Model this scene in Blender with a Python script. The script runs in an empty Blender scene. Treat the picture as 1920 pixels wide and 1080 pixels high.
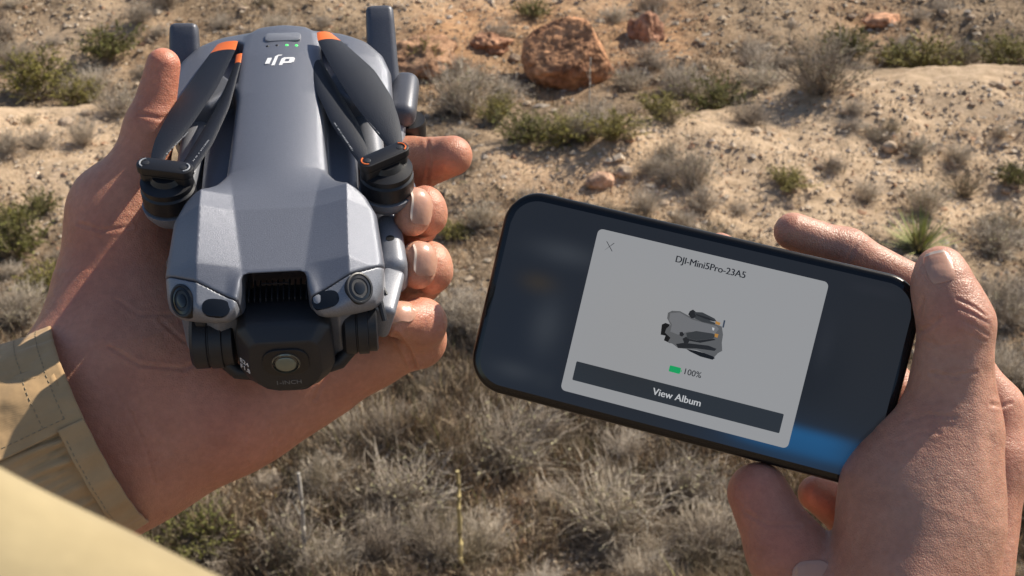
import bpy, bmesh, math, random
import numpy as np
import openvdb as vdb
from mathutils import Matrix, Vector

random.seed(7)
RS = np.random.RandomState(7)
SC = bpy.context.scene
COL = SC.collection

# ------------------------------------------------------------------ camera
EYE = Vector((0.0, 0.0, 5.0))          # eye of a person standing on a bank above the wash
PITCH = math.radians(26.0)
FPX = 2400.0                            # focal length in pixels of the 1920 wide photograph
cam_d = bpy.data.cameras.new('camera')
cam = bpy.data.objects.new('camera', cam_d)
COL.objects.link(cam)
cam.location = EYE
cam.rotation_euler = (math.radians(90) - PITCH, 0, 0)
cam_d.sensor_width = 36.0
cam_d.lens = 45.0
cam_d.clip_start = 0.01
cam_d.clip_end = 2000.0
cam_d.dof.use_dof = True
cam_d.dof.focus_distance = 0.445
cam_d.dof.aperture_fstop = 44.0
SC.camera = cam
MC = Matrix.Translation(EYE) @ Matrix.Rotation(math.radians(90) - PITCH, 4, 'X')
MCN = np.array(MC)

# ------------------------------------------------------------------ sky, sun, exposure
SUN_EL, SUN_AZ = math.radians(44), math.radians(57)      # azimuth from straight ahead towards the right
w = bpy.data.worlds.new('World'); SC.world = w; w.use_nodes = True
nt = w.node_tree; nt.nodes.clear()
sky = nt.nodes.new('ShaderNodeTexSky'); sky.sky_type = 'NISHITA'; sky.sun_disc = False
sky.sun_elevation = SUN_EL; sky.sun_rotation = SUN_AZ
bg = nt.nodes.new('ShaderNodeBackground'); bg.inputs[1].default_value = 0.09
out = nt.nodes.new('ShaderNodeOutputWorld')
nt.links.new(sky.outputs[0], bg.inputs[0]); nt.links.new(bg.outputs[0], out.inputs[0])
sd = bpy.data.lights.new('sun', 'SUN'); sd.energy = 5.0; sd.angle = math.radians(0.53); sd.color = (1.0, 0.91, 0.77)
sun = bpy.data.objects.new('sun', sd); COL.objects.link(sun)
SUNV = Vector((math.cos(SUN_EL) * math.sin(SUN_AZ), math.cos(SUN_EL) * math.cos(SUN_AZ), math.sin(SUN_EL)))
sun.rotation_euler = SUNV.to_track_quat('Z', 'Y').to_euler()
sun.location = (10, 6, 20)
SC.view_settings.view_transform = 'Standard'; SC.view_settings.look = 'None'
SC.view_settings.gamma = 1.0; SC.view_settings.use_curve_mapping = False
SC.view_settings.exposure = 0.4

# ------------------------------------------------------------------ helpers
def tag(o, label=None, cat=None, group=None, kind=None):
    if label: o['label'] = label
    if cat: o['category'] = cat
    if group: o['group'] = group
    if kind: o['kind'] = kind
    return o

def empty(name, mat=None, loc=(0, 0, 0)):
    o = bpy.data.objects.new(name, None); COL.objects.link(o)
    o.empty_display_size = 0.05
    if mat is not None: o.matrix_world = mat
    else: o.location = loc
    return o

def link(name, me, parent=None, loc=None):
    o = bpy.data.objects.new(name, me); COL.objects.link(o)
    if parent: o.parent = parent
    if loc is not None: o.location = loc
    return o

def np_mesh(name, V, T=None, Q=None, smooth=True, mats=(), attrs=None):
    """fast mesh from numpy vertices, triangles and quads"""
    me = bpy.data.meshes.new(name)
    V = np.asarray(V, dtype=np.float32)
    loops = []; tot = []
    if T is not None and len(T): T = np.asarray(T, dtype=np.int32); loops.append(T.ravel()); tot.append(np.full(len(T), 3, np.int32))
    if Q is not None and len(Q): Q = np.asarray(Q, dtype=np.int32); loops.append(Q.ravel()); tot.append(np.full(len(Q), 4, np.int32))
    loops = np.concatenate(loops); tot = np.concatenate(tot)
    start = np.concatenate([[0], np.cumsum(tot)[:-1]]).astype(np.int32)
    me.vertices.add(len(V)); me.vertices.foreach_set('co', V.ravel())
    me.loops.add(len(loops)); me.loops.foreach_set('vertex_index', loops)
    me.polygons.add(len(tot)); me.polygons.foreach_set('loop_start', start); me.polygons.foreach_set('loop_total', tot)
    me.polygons.foreach_set('use_smooth', np.full(len(tot), smooth))
    me.update(calc_edges=True); me.validate()
    for k, a in (attrs or {}).items():
        a = np.asarray(a, dtype=np.float32)
        if a.ndim == 1:
            at = me.attributes.new(k, 'FLOAT', 'POINT'); at.data.foreach_set('value', a)
        else:
            at = me.attributes.new(k, 'FLOAT_COLOR', 'POINT'); at.data.foreach_set('color', np.concatenate([a, np.ones((len(a), 1), np.float32)], 1).ravel())
    for m in mats: me.materials.append(m)
    return me

def bm_mesh(name, bm, mats=(), smooth=True):
    me = bpy.data.meshes.new(name); bm.to_mesh(me); bm.free()
    for p in me.polygons: p.use_smooth = smooth
    for m in mats: me.materials.append(m)
    if smooth:
        try: me.set_sharp_from_angle(angle=math.radians(40))
        except Exception: pass
    return me

def N(nt, t, **kw):
    n = nt.nodes.new(t)
    for k, v in kw.items(): setattr(n, k, v)
    return n

def material(name, color, rough=0.6, metal=0.0, spec=0.5, var=0.0, vscale=50.0, bump=0.0, bscale=200.0, coat=0.0,
             emit=None, estr=0.0, attr=None, sss=0.0, sheen=0.0, detail=3.0):
    m = bpy.data.materials.new(name); m.use_nodes = True
    t = m.node_tree; b = t.nodes['Principled BSDF']
    b.inputs['Base Color'].default_value = (*color, 1); b.inputs['Roughness'].default_value = rough
    b.inputs['Metallic'].default_value = metal; b.inputs['Specular IOR Level'].default_value = spec
    if coat: b.inputs['Coat Weight'].default_value = coat; b.inputs['Coat Roughness'].default_value = 0.08
    if sheen: b.inputs['Sheen Weight'].default_value = sheen
    if sss: b.inputs['Subsurface Weight'].default_value = sss; b.inputs['Subsurface Radius'].default_value = (1, .35, .2); b.inputs['Subsurface Scale'].default_value = 0.006
    if emit: b.inputs['Emission Color'].default_value = (*emit, 1); b.inputs['Emission Strength'].default_value = estr
    tc = N(t, 'ShaderNodeTexCoord')
    src = None
    if attr:
        a = N(t, 'ShaderNodeAttribute', attribute_name=attr); src = a.outputs['Color']
    if var or src:
        nz = N(t, 'ShaderNodeTexNoise'); nz.inputs['Scale'].default_value = vscale; nz.inputs['Detail'].default_value = detail
        t.links.new(tc.outputs['Object'], nz.inputs['Vector'])
        mr = N(t, 'ShaderNodeMapRange'); mr.inputs['From Min'].default_value = .3; mr.inputs['From Max'].default_value = .7
        mr.inputs['To Min'].default_value = 1 - var; mr.inputs['To Max'].default_value = 1 + var
        t.links.new(nz.outputs[0], mr.inputs['Value'])
        mx = N(t, 'ShaderNodeMix', data_type='RGBA', blend_type='MULTIPLY'); mx.inputs[0].default_value = 1
        mx.inputs[6].default_value = (*color, 1)
        if src: t.links.new(src, mx.inputs[6])
        t.links.new(mr.outputs[0], mx.inputs[7]); t.links.new(mx.outputs[2], b.inputs['Base Color'])
    if bump:
        n2 = N(t, 'ShaderNodeTexNoise'); n2.inputs['Scale'].default_value = bscale; n2.inputs['Detail'].default_value = 4
        t.links.new(tc.outputs['Object'], n2.inputs['Vector'])
        bp = N(t, 'ShaderNodeBump'); bp.inputs['Strength'].default_value = bump; bp.inputs['Distance'].default_value = 1.0 / bscale
        t.links.new(n2.outputs[0], bp.inputs['Height']); t.links.new(bp.outputs[0], b.inputs['Normal'])
    return m

def rot_to(z):
    return Vector(z).to_track_quat('Z', 'Y').to_matrix().to_4x4()

def rbox(bm, c, s, r=0.0, rot=None, seg=3, taper=None):
    """rounded box centred at c, full sizes s"""
    M = Matrix.Translation(Vector(c)) @ (rot.to_4x4() if rot else Matrix()) @ Matrix.Diagonal((*s, 1))
    g = bmesh.ops.create_cube(bm, size=1.0, matrix=M)
    if r > 0:
        es = list({e for v in g['verts'] for e in v.link_edges})
        bmesh.ops.bevel(bm, geom=es, offset=r, segments=seg, profile=.5, affect='EDGES')

def lathe(bm, base, axis, prof, seg=32, M=None):
    """profile of (radius, height) along axis from base; ends closed"""
    R = Matrix.Translation(Vector(base)) @ rot_to(axis)
    rings = []
    for r, h in prof:
        rings.append([bm.verts.new(R @ Vector((r * math.cos(a), r * math.sin(a), h))) for a in [2 * math.pi * i / seg for i in range(seg)]])
    for a, b in zip(rings, rings[1:]):
        for i in range(seg): bm.faces.new((a[i], a[(i + 1) % seg], b[(i + 1) % seg], b[i]))
    bm.faces.new(rings[0][::-1]); bm.faces.new(rings[-1])

def prism(bm, poly, z0, z1, M=Matrix(), bev=0.0):
    a = [bm.verts.new(M @ Vector((x, y, z0))) for x, y in poly]
    b = [bm.verts.new(M @ Vector((x, y, z1))) for x, y in poly]
    n = len(poly)
    f1 = bm.faces.new(a[::-1]); f2 = bm.faces.new(b)
    fs = [f1, f2]
    for i in range(n): fs.append(bm.faces.new((a[i], a[(i + 1) % n], b[(i + 1) % n], b[i])))
    bmesh.ops.recalc_face_normals(bm, faces=fs)
    if bev:
        bmesh.ops.bevel(bm, geom=list(f2.edges), offset=bev, segments=2, profile=.5, affect='EDGES')

def rrect(x0, y0, x1, y1, r, n=6):
    P = []
    for cx, cy, a0 in ((x1 - r, y1 - r, 0), (x0 + r, y1 - r, 90), (x0 + r, y0 + r, 180), (x1 - r, y0 + r, 270)):
        for i in range(n + 1):
            a = math.radians(a0 + 90 * i / n); P.append((cx + r * math.cos(a), cy + r * math.sin(a)))
    return P

def tube(bm, pts, r, seg=8):
    pts = [Vector(p) for p in pts]; rings = []
    for i, p in enumerate(pts):
        d = (pts[min(i + 1, len(pts) - 1)] - pts[max(i - 1, 0)]).normalized()
        q = d.to_track_quat('Z', 'Y'); rr = r[i] if isinstance(r, (list, tuple)) else r
        rings.append([bm.verts.new(p + q @ Vector((rr * math.cos(a), rr * math.sin(a), 0))) for a in [2 * math.pi * k / seg for k in range(seg)]])
    for a, b in zip(rings, rings[1:]):
        for i in range(seg): bm.faces.new((a[i], a[(i + 1) % seg], b[(i + 1) % seg], b[i]))
    bm.faces.new(rings[0][::-1]); bm.faces.new(rings[-1])

# value noise -------------------------------------------------------
_T = np.random.RandomState(3).rand(256, 256).astype(np.float32)
def vn(x, y):
    xi = np.floor(x).astype(int); yi = np.floor(y).astype(int)
    fx = x - xi; fy = y - yi; fx = fx * fx * (3 - 2 * fx); fy = fy * fy * (3 - 2 * fy)
    a = _T[xi & 255, yi & 255]; b = _T[(xi + 1) & 255, yi & 255]; c = _T[xi & 255, (yi + 1) & 255]; d = _T[(xi + 1) & 255, (yi + 1) & 255]
    return (a * (1 - fx) + b * fx) * (1 - fy) + (c * (1 - fx) + d * fx) * fy
def fbm(x, y, o=4):
    s = 0; a = .5
    for i in range(o): s = s + a * (vn(x * 2 ** i + 17.3 * i, y * 2 ** i + 5.1 * i) - .5); a *= .5
    return s
_T3 = np.random.RandomState(5).rand(32, 32, 32).astype(np.float32)
def vn3(p):
    i = np.floor(p).astype(int); f = p - i; f = f * f * (3 - 2 * f); r = 0
    for dx in (0, 1):
        for dy in (0, 1):
            for dz in (0, 1):
                wgt = (f[:, 0] if dx else 1 - f[:, 0]) * (f[:, 1] if dy else 1 - f[:, 1]) * (f[:, 2] if dz else 1 - f[:, 2])
                r = r + wgt * _T3[(i[:, 0] + dx) & 31, (i[:, 1] + dy) & 31, (i[:, 2] + dz) & 31]
    return r
def fbm3(p, o=4):
    s = 0; a = .5
    for k in range(o): s = s + a * (vn3(p * 2 ** k + 7.7 * k) - .5); a *= .5
    return s
def sstep(a, b, x):
    t = np.clip((x - a) / (b - a), 0, 1); return t * t * (3 - 2 * t)

# signed distance volumes --------------------------------------------
def smin(a, b, k):
    m = np.maximum(k - np.abs(a - b), 0) / k
    return np.minimum(a, b) - m * m * k * .25
def smax(a, b, k): return -smin(-a, -b, k)
class Vol:
    def __init__(s, lo, hi, h):
        s.h = h; s.lo = np.array(lo, float); s.n = np.ceil((np.array(hi) - s.lo) / h).astype(int) + 1
        s.ax = [s.lo[i] + h * np.arange(s.n[i]) for i in range(3)]
        s.A = np.full(s.n, 10 * h if h > .01 else .02, np.float32)
    def win(s, lo, hi):
        i0 = np.clip(np.floor((np.array(lo) - s.lo) / s.h).astype(int), 0, s.n); i1 = np.clip(np.ceil((np.array(hi) - s.lo) / s.h).astype(int) + 1, 0, s.n)
        sl = tuple(slice(a, b) for a, b in zip(i0, i1))
        X = s.ax[0][sl[0]][:, None, None].astype(np.float32); Y = s.ax[1][sl[1]][None, :, None].astype(np.float32); Z = s.ax[2][sl[2]][None, None, :].astype(np.float32)
        return sl, X, Y, Z
    def cone(s, a, b, ra, rb, k=.006, flat=None, op='+'):
        """tapered capsule; flat=(dir, factor) thins it along dir"""
        a = np.array(a, float); b = np.array(b, float); pad = max(ra, rb) + k + 2 * s.h
        if flat is not None: pad *= max(1.0, 1 / 1.0)
        sl, X, Y, Z = s.win(np.minimum(a, b) - pad, np.maximum(a, b) + pad)
        if 0 in [q.stop - q.start for q in sl]: return
        X = X - a[0]; Y = Y - a[1]; Z = Z - a[2]; d = b - a; L = max(d @ d, 1e-12)
        t = np.clip((X * d[0] + Y * d[1] + Z * d[2]) / L, 0, 1)
        px = X - t * d[0]; py = Y - t * d[1]; pz = Z - t * d[2]
        q2 = px * px + py * py + pz * pz
        if flat is not None:
            n, f = np.array(flat[0], float), flat[1]; n = n / np.linalg.norm(n)
            c = px * n[0] + py * n[1] + pz * n[2]
            q2 = q2 + c * c * (1 / f ** 2 - 1)
        D = np.sqrt(q2) - (ra + (rb - ra) * t)
        if op == '+': s.A[sl] = smin(s.A[sl], D, k)
        else: s.A[sl] = smax(s.A[sl], -D, k)
    def mesh(s, name, mats, smooth=True, attrs=None, xf=None, post=None):
        g = vdb.FloatGrid(background=float(s.A.max())); A = np.ascontiguousarray(s.A)
        # close the volume at the border
        for ax in range(3):
            ix = [slice(None)] * 3; ix[ax] = 0; A[tuple(ix)] = np.maximum(A[tuple(ix)], s.h); ix[ax] = -1; A[tuple(ix)] = np.maximum(A[tuple(ix)], s.h)
        g.copyFromArray(A)
        P, Q = g.convertToQuads(0.0)
        P = P * s.h + s.lo
        # orientation check
        v = P[Q]; vol = np.einsum('ij,ij->i', v[:, 0], np.cross(v[:, 1], v[:, 2])).sum() + np.einsum('ij,ij->i', v[:, 0], np.cross(v[:, 2], v[:, 3])).sum()
        if vol < 0: Q = Q[:, ::-1]
        if post is not None: P = post(P, Q)
        at = attrs(P) if attrs else None
        if xf is not None: P = xf(P)
        return np_mesh(name, P, None, Q, smooth, mats, at)

def vnormals(P, Q):
    v = P[Q]; n = np.cross(v[:, 2] - v[:, 0], v[:, 3] - v[:, 1]); R = np.zeros_like(P)
    for i in range(4): np.add.at(R, Q[:, i], n)
    return R / np.maximum(np.linalg.norm(R, axis=1, keepdims=True), 1e-12)

def tubes(P, r, sides=3):
    """P (n,k,3) polylines, r (n,k) -> vertices and quads of thin tubes"""
    n, k, _ = P.shape
    d = np.gradient(P, axis=1); d /= np.maximum(np.linalg.norm(d, axis=2, keepdims=True), 1e-9)
    up = np.where(np.abs(d[..., 2:3]) > .9, np.array([1., 0, 0]), np.array([0, 0, 1.]))
    u = np.cross(d, up); u /= np.maximum(np.linalg.norm(u, axis=2, keepdims=True), 1e-9); v = np.cross(d, u)
    V = np.stack([P + r[..., None] * (math.cos(a) * u + math.sin(a) * v) for a in [2 * math.pi * i / sides for i in range(sides)]], 2)
    idx = np.arange(n * k * sides).reshape(n, k, sides); Q = []
    for i in range(sides):
        j = (i + 1) % sides
        Q.append(np.stack([idx[:, :-1, i], idx[:, :-1, j], idx[:, 1:, j], idx[:, 1:, i]], -1).reshape(-1, 4))
    return V.reshape(-1, 3), np.concatenate(Q), k * sides

# ------------------------------------------------------------------ ground
def H(x, y):
    x = np.asarray(x, float); y = np.asarray(y, float)
    h = .75 * np.exp(-((x - 5.6) / 3.3) ** 2 - ((y - 14.6) / 1.7) ** 2)
    h = h + .6 * np.exp(-((x + 6.4) / 2.0) ** 2 - ((y - 13.7) / 1.5) ** 2)
    h = h - .25 * np.exp(-((x + 1.5) / 2.5) ** 2 - ((y - 16.3) / .9) ** 2)
    h = h + .35 * np.exp(-((x - 1.2) / 1.6) ** 2 - ((y - 13.2) / .9) ** 2)
    h = h + .16 * np.maximum(y - 17.5, 0) ** 1.0 * (y < 60) + np.where(y >= 60, 6.8, 0)
    h = h + .9 * fbm(x * .35, y * .35, 4) + .25 * fbm(x * 1.7 + 9, y * 1.7, 4) + .05 * fbm(x * 9, y * 9 + 3, 3)
    bank = 3.4 - 1.15 * np.maximum(y - .3, 0)
    return np.where(y < 4.5, np.maximum(h, np.minimum(bank, 3.4)), h)

CP, SP = math.cos(PITCH), math.sin(PITCH)
def raydir(px, py):
    u = (np.asarray(px, float) - 960) / FPX; v = (540 - np.asarray(py, float)) / FPX
    return np.stack([u, v * SP + CP + 0 * u, v * CP - SP + 0 * u], -1)
def G(px, py):
    """the ground point a line of sight reaches"""
    d = raydir(px, py); t = -5.0 / d[..., 2]
    for _ in range(25):
        p = d * t[..., None] + np.array([0, 0, 5.0]); t = t + .7 * (p[..., 2] - H(p[..., 0], p[..., 1])) / -d[..., 2]
    return d * t[..., None] + np.array([0, 0, 5.0])
def to_px(p):
    q = np.asarray(p, float) - np.array([0, 0, 5.0]); dep = q[..., 1] * CP - q[..., 2] * SP; up = q[..., 1] * SP + q[..., 2] * CP
    return 960 + FPX * q[..., 0] / dep, 540 - FPX * up / dep, dep

# sand patches seen in the photograph: (x, y) on the ground, radii
def blobs(x, y, L):
    s = 0
    for px, py, rx, ry, a in L:
        g = G(np.array(float(px)), np.array(float(py))); dep = to_px(g)[2]
        sx = rx / FPX * dep; sy = ry / FPX * dep / max(.25, math.sin(math.atan2(5, g[1])))
        s = s + a * np.exp(-((x - g[0]) / sx) ** 2 - ((y - g[1]) / sy) ** 2)
    return s
SANDL = [(90, 250, 190, 75, 1.4), (1600, 260, 300, 110, 1.5), (1300, 300, 200, 70, 1.0), (1000, 320, 200, 55, .8), (60, 380, 90, 40, .5), (1850, 200, 160, 80, 1.0), (150, 60, 180, 40, .7), (900, 15, 300, 30, .9), (1100, 170, 90, 14, .5), (1500, 30, 160, 20, .5), (30, 640, 60, 20, .5), (1500, 380, 250, 40, .9)]
REDL = [(830, 90, 90, 60, 1.0), (1000, 40, 150, 35, .9), (1230, 60, 90, 50, .9), (1060, 130, 120, 50, .5), (1060, 330, 160, 60, .35), (300, 90, 100, 30, .3), (1640, 45, 80, 25, .6), (650, 1050, 90, 30, .5)]
def sandmask(x, y): return np.clip(blobs(x, y, SANDL) + .9 * fbm(x * 1.3, y * 1.3 + 40, 4), 0, 1)

ys = np.concatenate([[-300, -120, -50, -20, -8, -3, 0], np.arange(.5, 5, .25), np.arange(5, 12, .035), np.arange(12, 30, .06), np.arange(30, 60, .6), [65, 80, 110, 160, 250, 400, 700]])
xs = np.concatenate([[-700, -400, -220, -120, -70, -45, -30, -22], np.arange(-15, 15.01, .05), [22, 30, 45, 70, 120, 220, 400, 700]])
GX, GY = np.meshgrid(xs, ys, indexing='ij')
GZ = H(GX, GY)
nx, ny = GX.shape
ii = np.arange(nx * ny).reshape(nx, ny)
Qg = np.stack([ii[:-1, :-1], ii[1:, :-1], ii[1:, 1:], ii[:-1, 1:]], -1).reshape(-1, 4)
sand = sandmask(GX, GY).ravel(); red = np.clip(blobs(GX, GY, REDL), 0, 1).ravel()
_px, _py, _dp = to_px(np.stack([GX, GY, GZ], -1)); brush_gap_dark = (np.where(_dp > 1, sstep(600, 760, _py) * .75, 0) * np.clip(.8 + 1.5 * fbm(GX * 1.2, GY * 1.2 + 11, 3), 0, 1) * np.clip((28 - np.abs(GX)) / 5, 0, 1)).ravel()  # dark gaps between the low brush stems, painted into the ground colour
mg = bpy.data.materials.new('desert_ground'); mg.use_nodes = True
t = mg.node_tree; b = t.nodes['Principled BSDF']; b.inputs['Roughness'].default_value = .95; b.inputs['Specular IOR Level'].default_value = .15
tc = N(t, 'ShaderNodeTexCoord')
def noise(sc, det=6, ro=.6):
    n = N(t, 'ShaderNodeTexNoise'); n.inputs['Scale'].default_value = sc; n.inputs['Detail'].default_value = det; n.inputs['Roughness'].default_value = ro
    t.links.new(tc.outputs['Object'], n.inputs['Vector']); return n.outputs[0]
def ramp(src, pts):
    r = N(t, 'ShaderNodeValToRGB'); el = r.color_ramp.elements
    while len(el) < len(pts): el.new(.5)
    for e, (p, c) in zip(el, pts): e.position = p; e.color = (*c, 1)
    t.links.new(src, r.inputs[0]); return r.outputs[0]
def mixc(f, a, b2, mode='MIX'):
    m = N(t, 'ShaderNodeMix', data_type='RGBA', blend_type=mode)
    for s_, v_ in ((m.inputs[0], f), (m.inputs[6], a), (m.inputs[7], b2)):
        if isinstance(v_, (int, float)): s_.default_value = v_
        elif isinstance(v_, tuple): s_.default_value = (*v_, 1)
        else: t.links.new(v_, s_)
    return m.outputs[2]
aS = N(t, 'ShaderNodeAttribute', attribute_name='sand').outputs['Fac']; aR = N(t, 'ShaderNodeAttribute', attribute_name='red').outputs['Fac']
litter = ramp(noise(14), [(.3, (.10, .07, .045)), (.5, (.25, .18, .115)), (.68, (.42, .315, .21))])
sandc = ramp(noise(9), [(.28, (.41, .295, .19)), (.5, (.57, .42, .28)), (.72, (.70, .53, .37))])
redc = ramp(noise(7), [(.3, (.30, .15, .08)), (.6, (.60, .36, .19))])
c = mixc(aS, litter, sandc); 
mr0 = N(t, 'ShaderNodeMath', operation='MULTIPLY'); t.links.new(aR, mr0.inputs[0]); t.links.new(noise(4), mr0.inputs[1]); mrr = N(t, 'ShaderNodeMath', operation='MULTIPLY', use_clamp=True); t.links.new(mr0.outputs[0], mrr.inputs[0]); mrr.inputs[1].default_value = 1.7
c = mixc(mrr.outputs[0], c, redc)
aD = N(t, 'ShaderNodeAttribute', attribute_name='brush_gap_dark').outputs['Fac']
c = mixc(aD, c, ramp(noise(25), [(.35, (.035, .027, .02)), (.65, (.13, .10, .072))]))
t.links.new(c, b.inputs['Base Color'])
bp = N(t, 'ShaderNodeBump'); bp.inputs['Strength'].default_value = .9; bp.inputs['Distance'].default_value = .04
t.links.new(noise(30, 8, .7), bp.inputs['Height']); t.links.new(bp.outputs[0], b.inputs['Normal'])
ground = link('ground', np_mesh('ground', np.stack([GX, GY, GZ], -1).reshape(-1, 3), None, Qg, True, [mg], {'sand': sand, 'red': red, 'brush_gap_dark': brush_gap_dark}))
tag(ground, 'dry stony desert slope of tan sand and dead brush', None, None, 'structure')

# materials whose colour comes from a per-vertex attribute
M_gravel = material('gravel_stone', (1, 1, 1), .9, spec=.2, attr='tint', var=.25, vscale=40)
M_stem = material('dry_stem', (1, 1, 1), .85, spec=.2, attr='tint', var=.2, vscale=20)
M_leaf = material('leaf', (1, 1, 1), .7, spec=.3, attr='tint', var=.25, vscale=15)

def visible_points(n, x0=-260, x1=2180, y0=-40, y1=1200):
    """random ground points spread evenly over the visible slope"""
    px = RS.uniform(x0, x1, n); py = RS.uniform(y0, y1, n); return G(px, py), px, py

# ---- gravel (stuff)
def gravel(n):
    P, px, py = visible_points(n)
    s = sandmask(P[:, 0], P[:, 1]); dep = to_px(P)[2]
    size = dep / FPX * np.exp(RS.normal(.95, .55, n)) * .8
    size = np.clip(size, .006, .07)
    base = np.array([[1, 0, 0], [-1, 0, 0], [0, 1, 0], [0, -1, 0], [0, 0, .7], [0, 0, -.5], [.6, .6, .3], [-.6, .5, .35]], float)
    T = np.array([[6, 2, 4], [0, 6, 4], [0, 2, 6], [7, 1, 4], [2, 7, 4], [2, 1, 7], [1, 3, 4], [3, 0, 4], [2, 0, 5], [1, 2, 5], [3, 1, 5], [0, 3, 5]])
    V = base[None] * RS.uniform(.6, 1.4, (n, 8, 1)) * size[:, None, None] * RS.uniform(.7, 1.3, (n, 1, 3))
    a = RS.uniform(0, 6.28, n); ca, sa = np.cos(a)[:, None], np.sin(a)[:, None]
    X = V[..., 0] * ca - V[..., 1] * sa; Y = V[..., 0] * sa + V[..., 1] * ca
    V = np.stack([X, Y, V[..., 2]], -1) + P[:, None, :] + np.array([0, 0, .15]) * size[:, None, None]
    pal = np.array([[.58, .45, .32], [.66, .54, .41], [.40, .30, .21], [.48, .29, .18], [.26, .20, .15], [.56, .47, .38]])
    col = pal[RS.choice(6, n, p=[.30, .26, .13, .1, .06, .15])] * RS.uniform(.75, 1.15, (n, 1)) * (.62 + .38 * s[:, None])
    F = (T[None] + 8 * np.arange(n)[:, None, None]).reshape(-1, 3)
    return np_mesh('gravel', V.reshape(-1, 3), F, None, False, [M_gravel], {'tint': np.repeat(col, 8, 0)})
tag(link('gravel', gravel(70000)), 'loose gravel and small stones scattered over the slope', 'gravel', None, 'stuff')

# ---- dry brush and litter (stuff)
def brush_density(px, py, P):
    s = sandmask(P[:, 0], P[:, 1])
    d = .30 + .7 * sstep(430, 640, py) + .5 * sstep(560, 380, px) * 0
    band = np.exp(-((py - 190) / 45) ** 2) * ((px > 760) & (px < 1500)) * .9 + np.exp(-((py - 120) / 45) ** 2) * ((px < 330) | (px > 1250)) * .8
    left = sstep(330, 520, py) * (px < 300) * .8
    right = sstep(430, 520, py) * (px > 1700)
    d = np.maximum.reduce([d, band, left, right]) * (1 - .85 * s * sstep(700, 560, py))
    return d * np.clip(.7 + 3.4 * fbm(P[:, 0] * 1.2, P[:, 1] * 1.2 + 11, 3), .12 + .3 * sstep(600, 760, py), 1.4)
def brush(n):
    P, px, py = visible_points(n)
    keep = RS.rand(n) < brush_density(px, py, P); P, px, py = P[keep], px[keep], py[keep]; n = len(P)
    dep = to_px(P)[2]; clump = vn(P[:, 0] * 2.6, P[:, 1] * 2.6)
    L = RS.uniform(.05, .19, n) * (.2 + 1.7 * clump ** 1.5) * (.6 + .8 * sstep(500, 900, py))
    az = RS.uniform(0, 6.28, n); lean = np.where(RS.rand(n) < .38, RS.uniform(.6, 1.5, n), np.abs(RS.normal(.28, .3, n)))
    D = np.stack([np.cos(az) * np.sin(lean), np.sin(az) * np.sin(lean), np.cos(lean)], -1)
    bend = np.stack([RS.normal(0, .3, n), RS.normal(0, .3, n), RS.normal(-.15, .2, n)], -1)
    wv = RS.normal(0, 1, (n, 3)); wv -= (wv * D).sum(1, keepdims=True) * D; wv /= np.linalg.norm(wv, axis=1, keepdims=True)
    wd = RS.uniform(.0012, .0036, n)[:, None] * (.6 + dep[:, None] / 12)
    base = P - np.array([0, 0, .01]); mid = base + D * L[:, None] * .5 + bend * L[:, None] * .1; tip = base + (D + bend * .6) * L[:, None]
    V = np.stack([base - wv * wd, base + wv * wd, mid - wv * wd * .8, mid + wv * wd * .8, tip], 1).reshape(-1, 3)
    o = 5 * np.arange(n)[:, None]
    Q = o + np.array([[0, 1, 3, 2]]); T = o + np.array([[2, 3, 4]])
    pal = np.array([[.33, .285, .225], [.42, .36, .28], [.23, .195, .155], [.13, .105, .08], [.50, .42, .30], [.20, .20, .09], [.30, .21, .13]])
    c = pal[RS.choice(7, n, p=[.27, .2, .19, .13, .08, .07, .06])] * np.array([.88, .80, .71]) * RS.uniform(.75, 1.6, (n, 1)) * (.55 + .75 * vn(P[:, 0] * 1.1 + 50, P[:, 1] * 1.1))[:, None]
    return np_mesh('dry_brush', V, T, Q, False, [M_stem], {'tint': np.repeat(c, 5, 0)})
tag(link('dry_brush', brush(510000)), 'tangle of dead grey grass and twigs covering the slope', 'dry brush', None, 'stuff')

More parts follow.
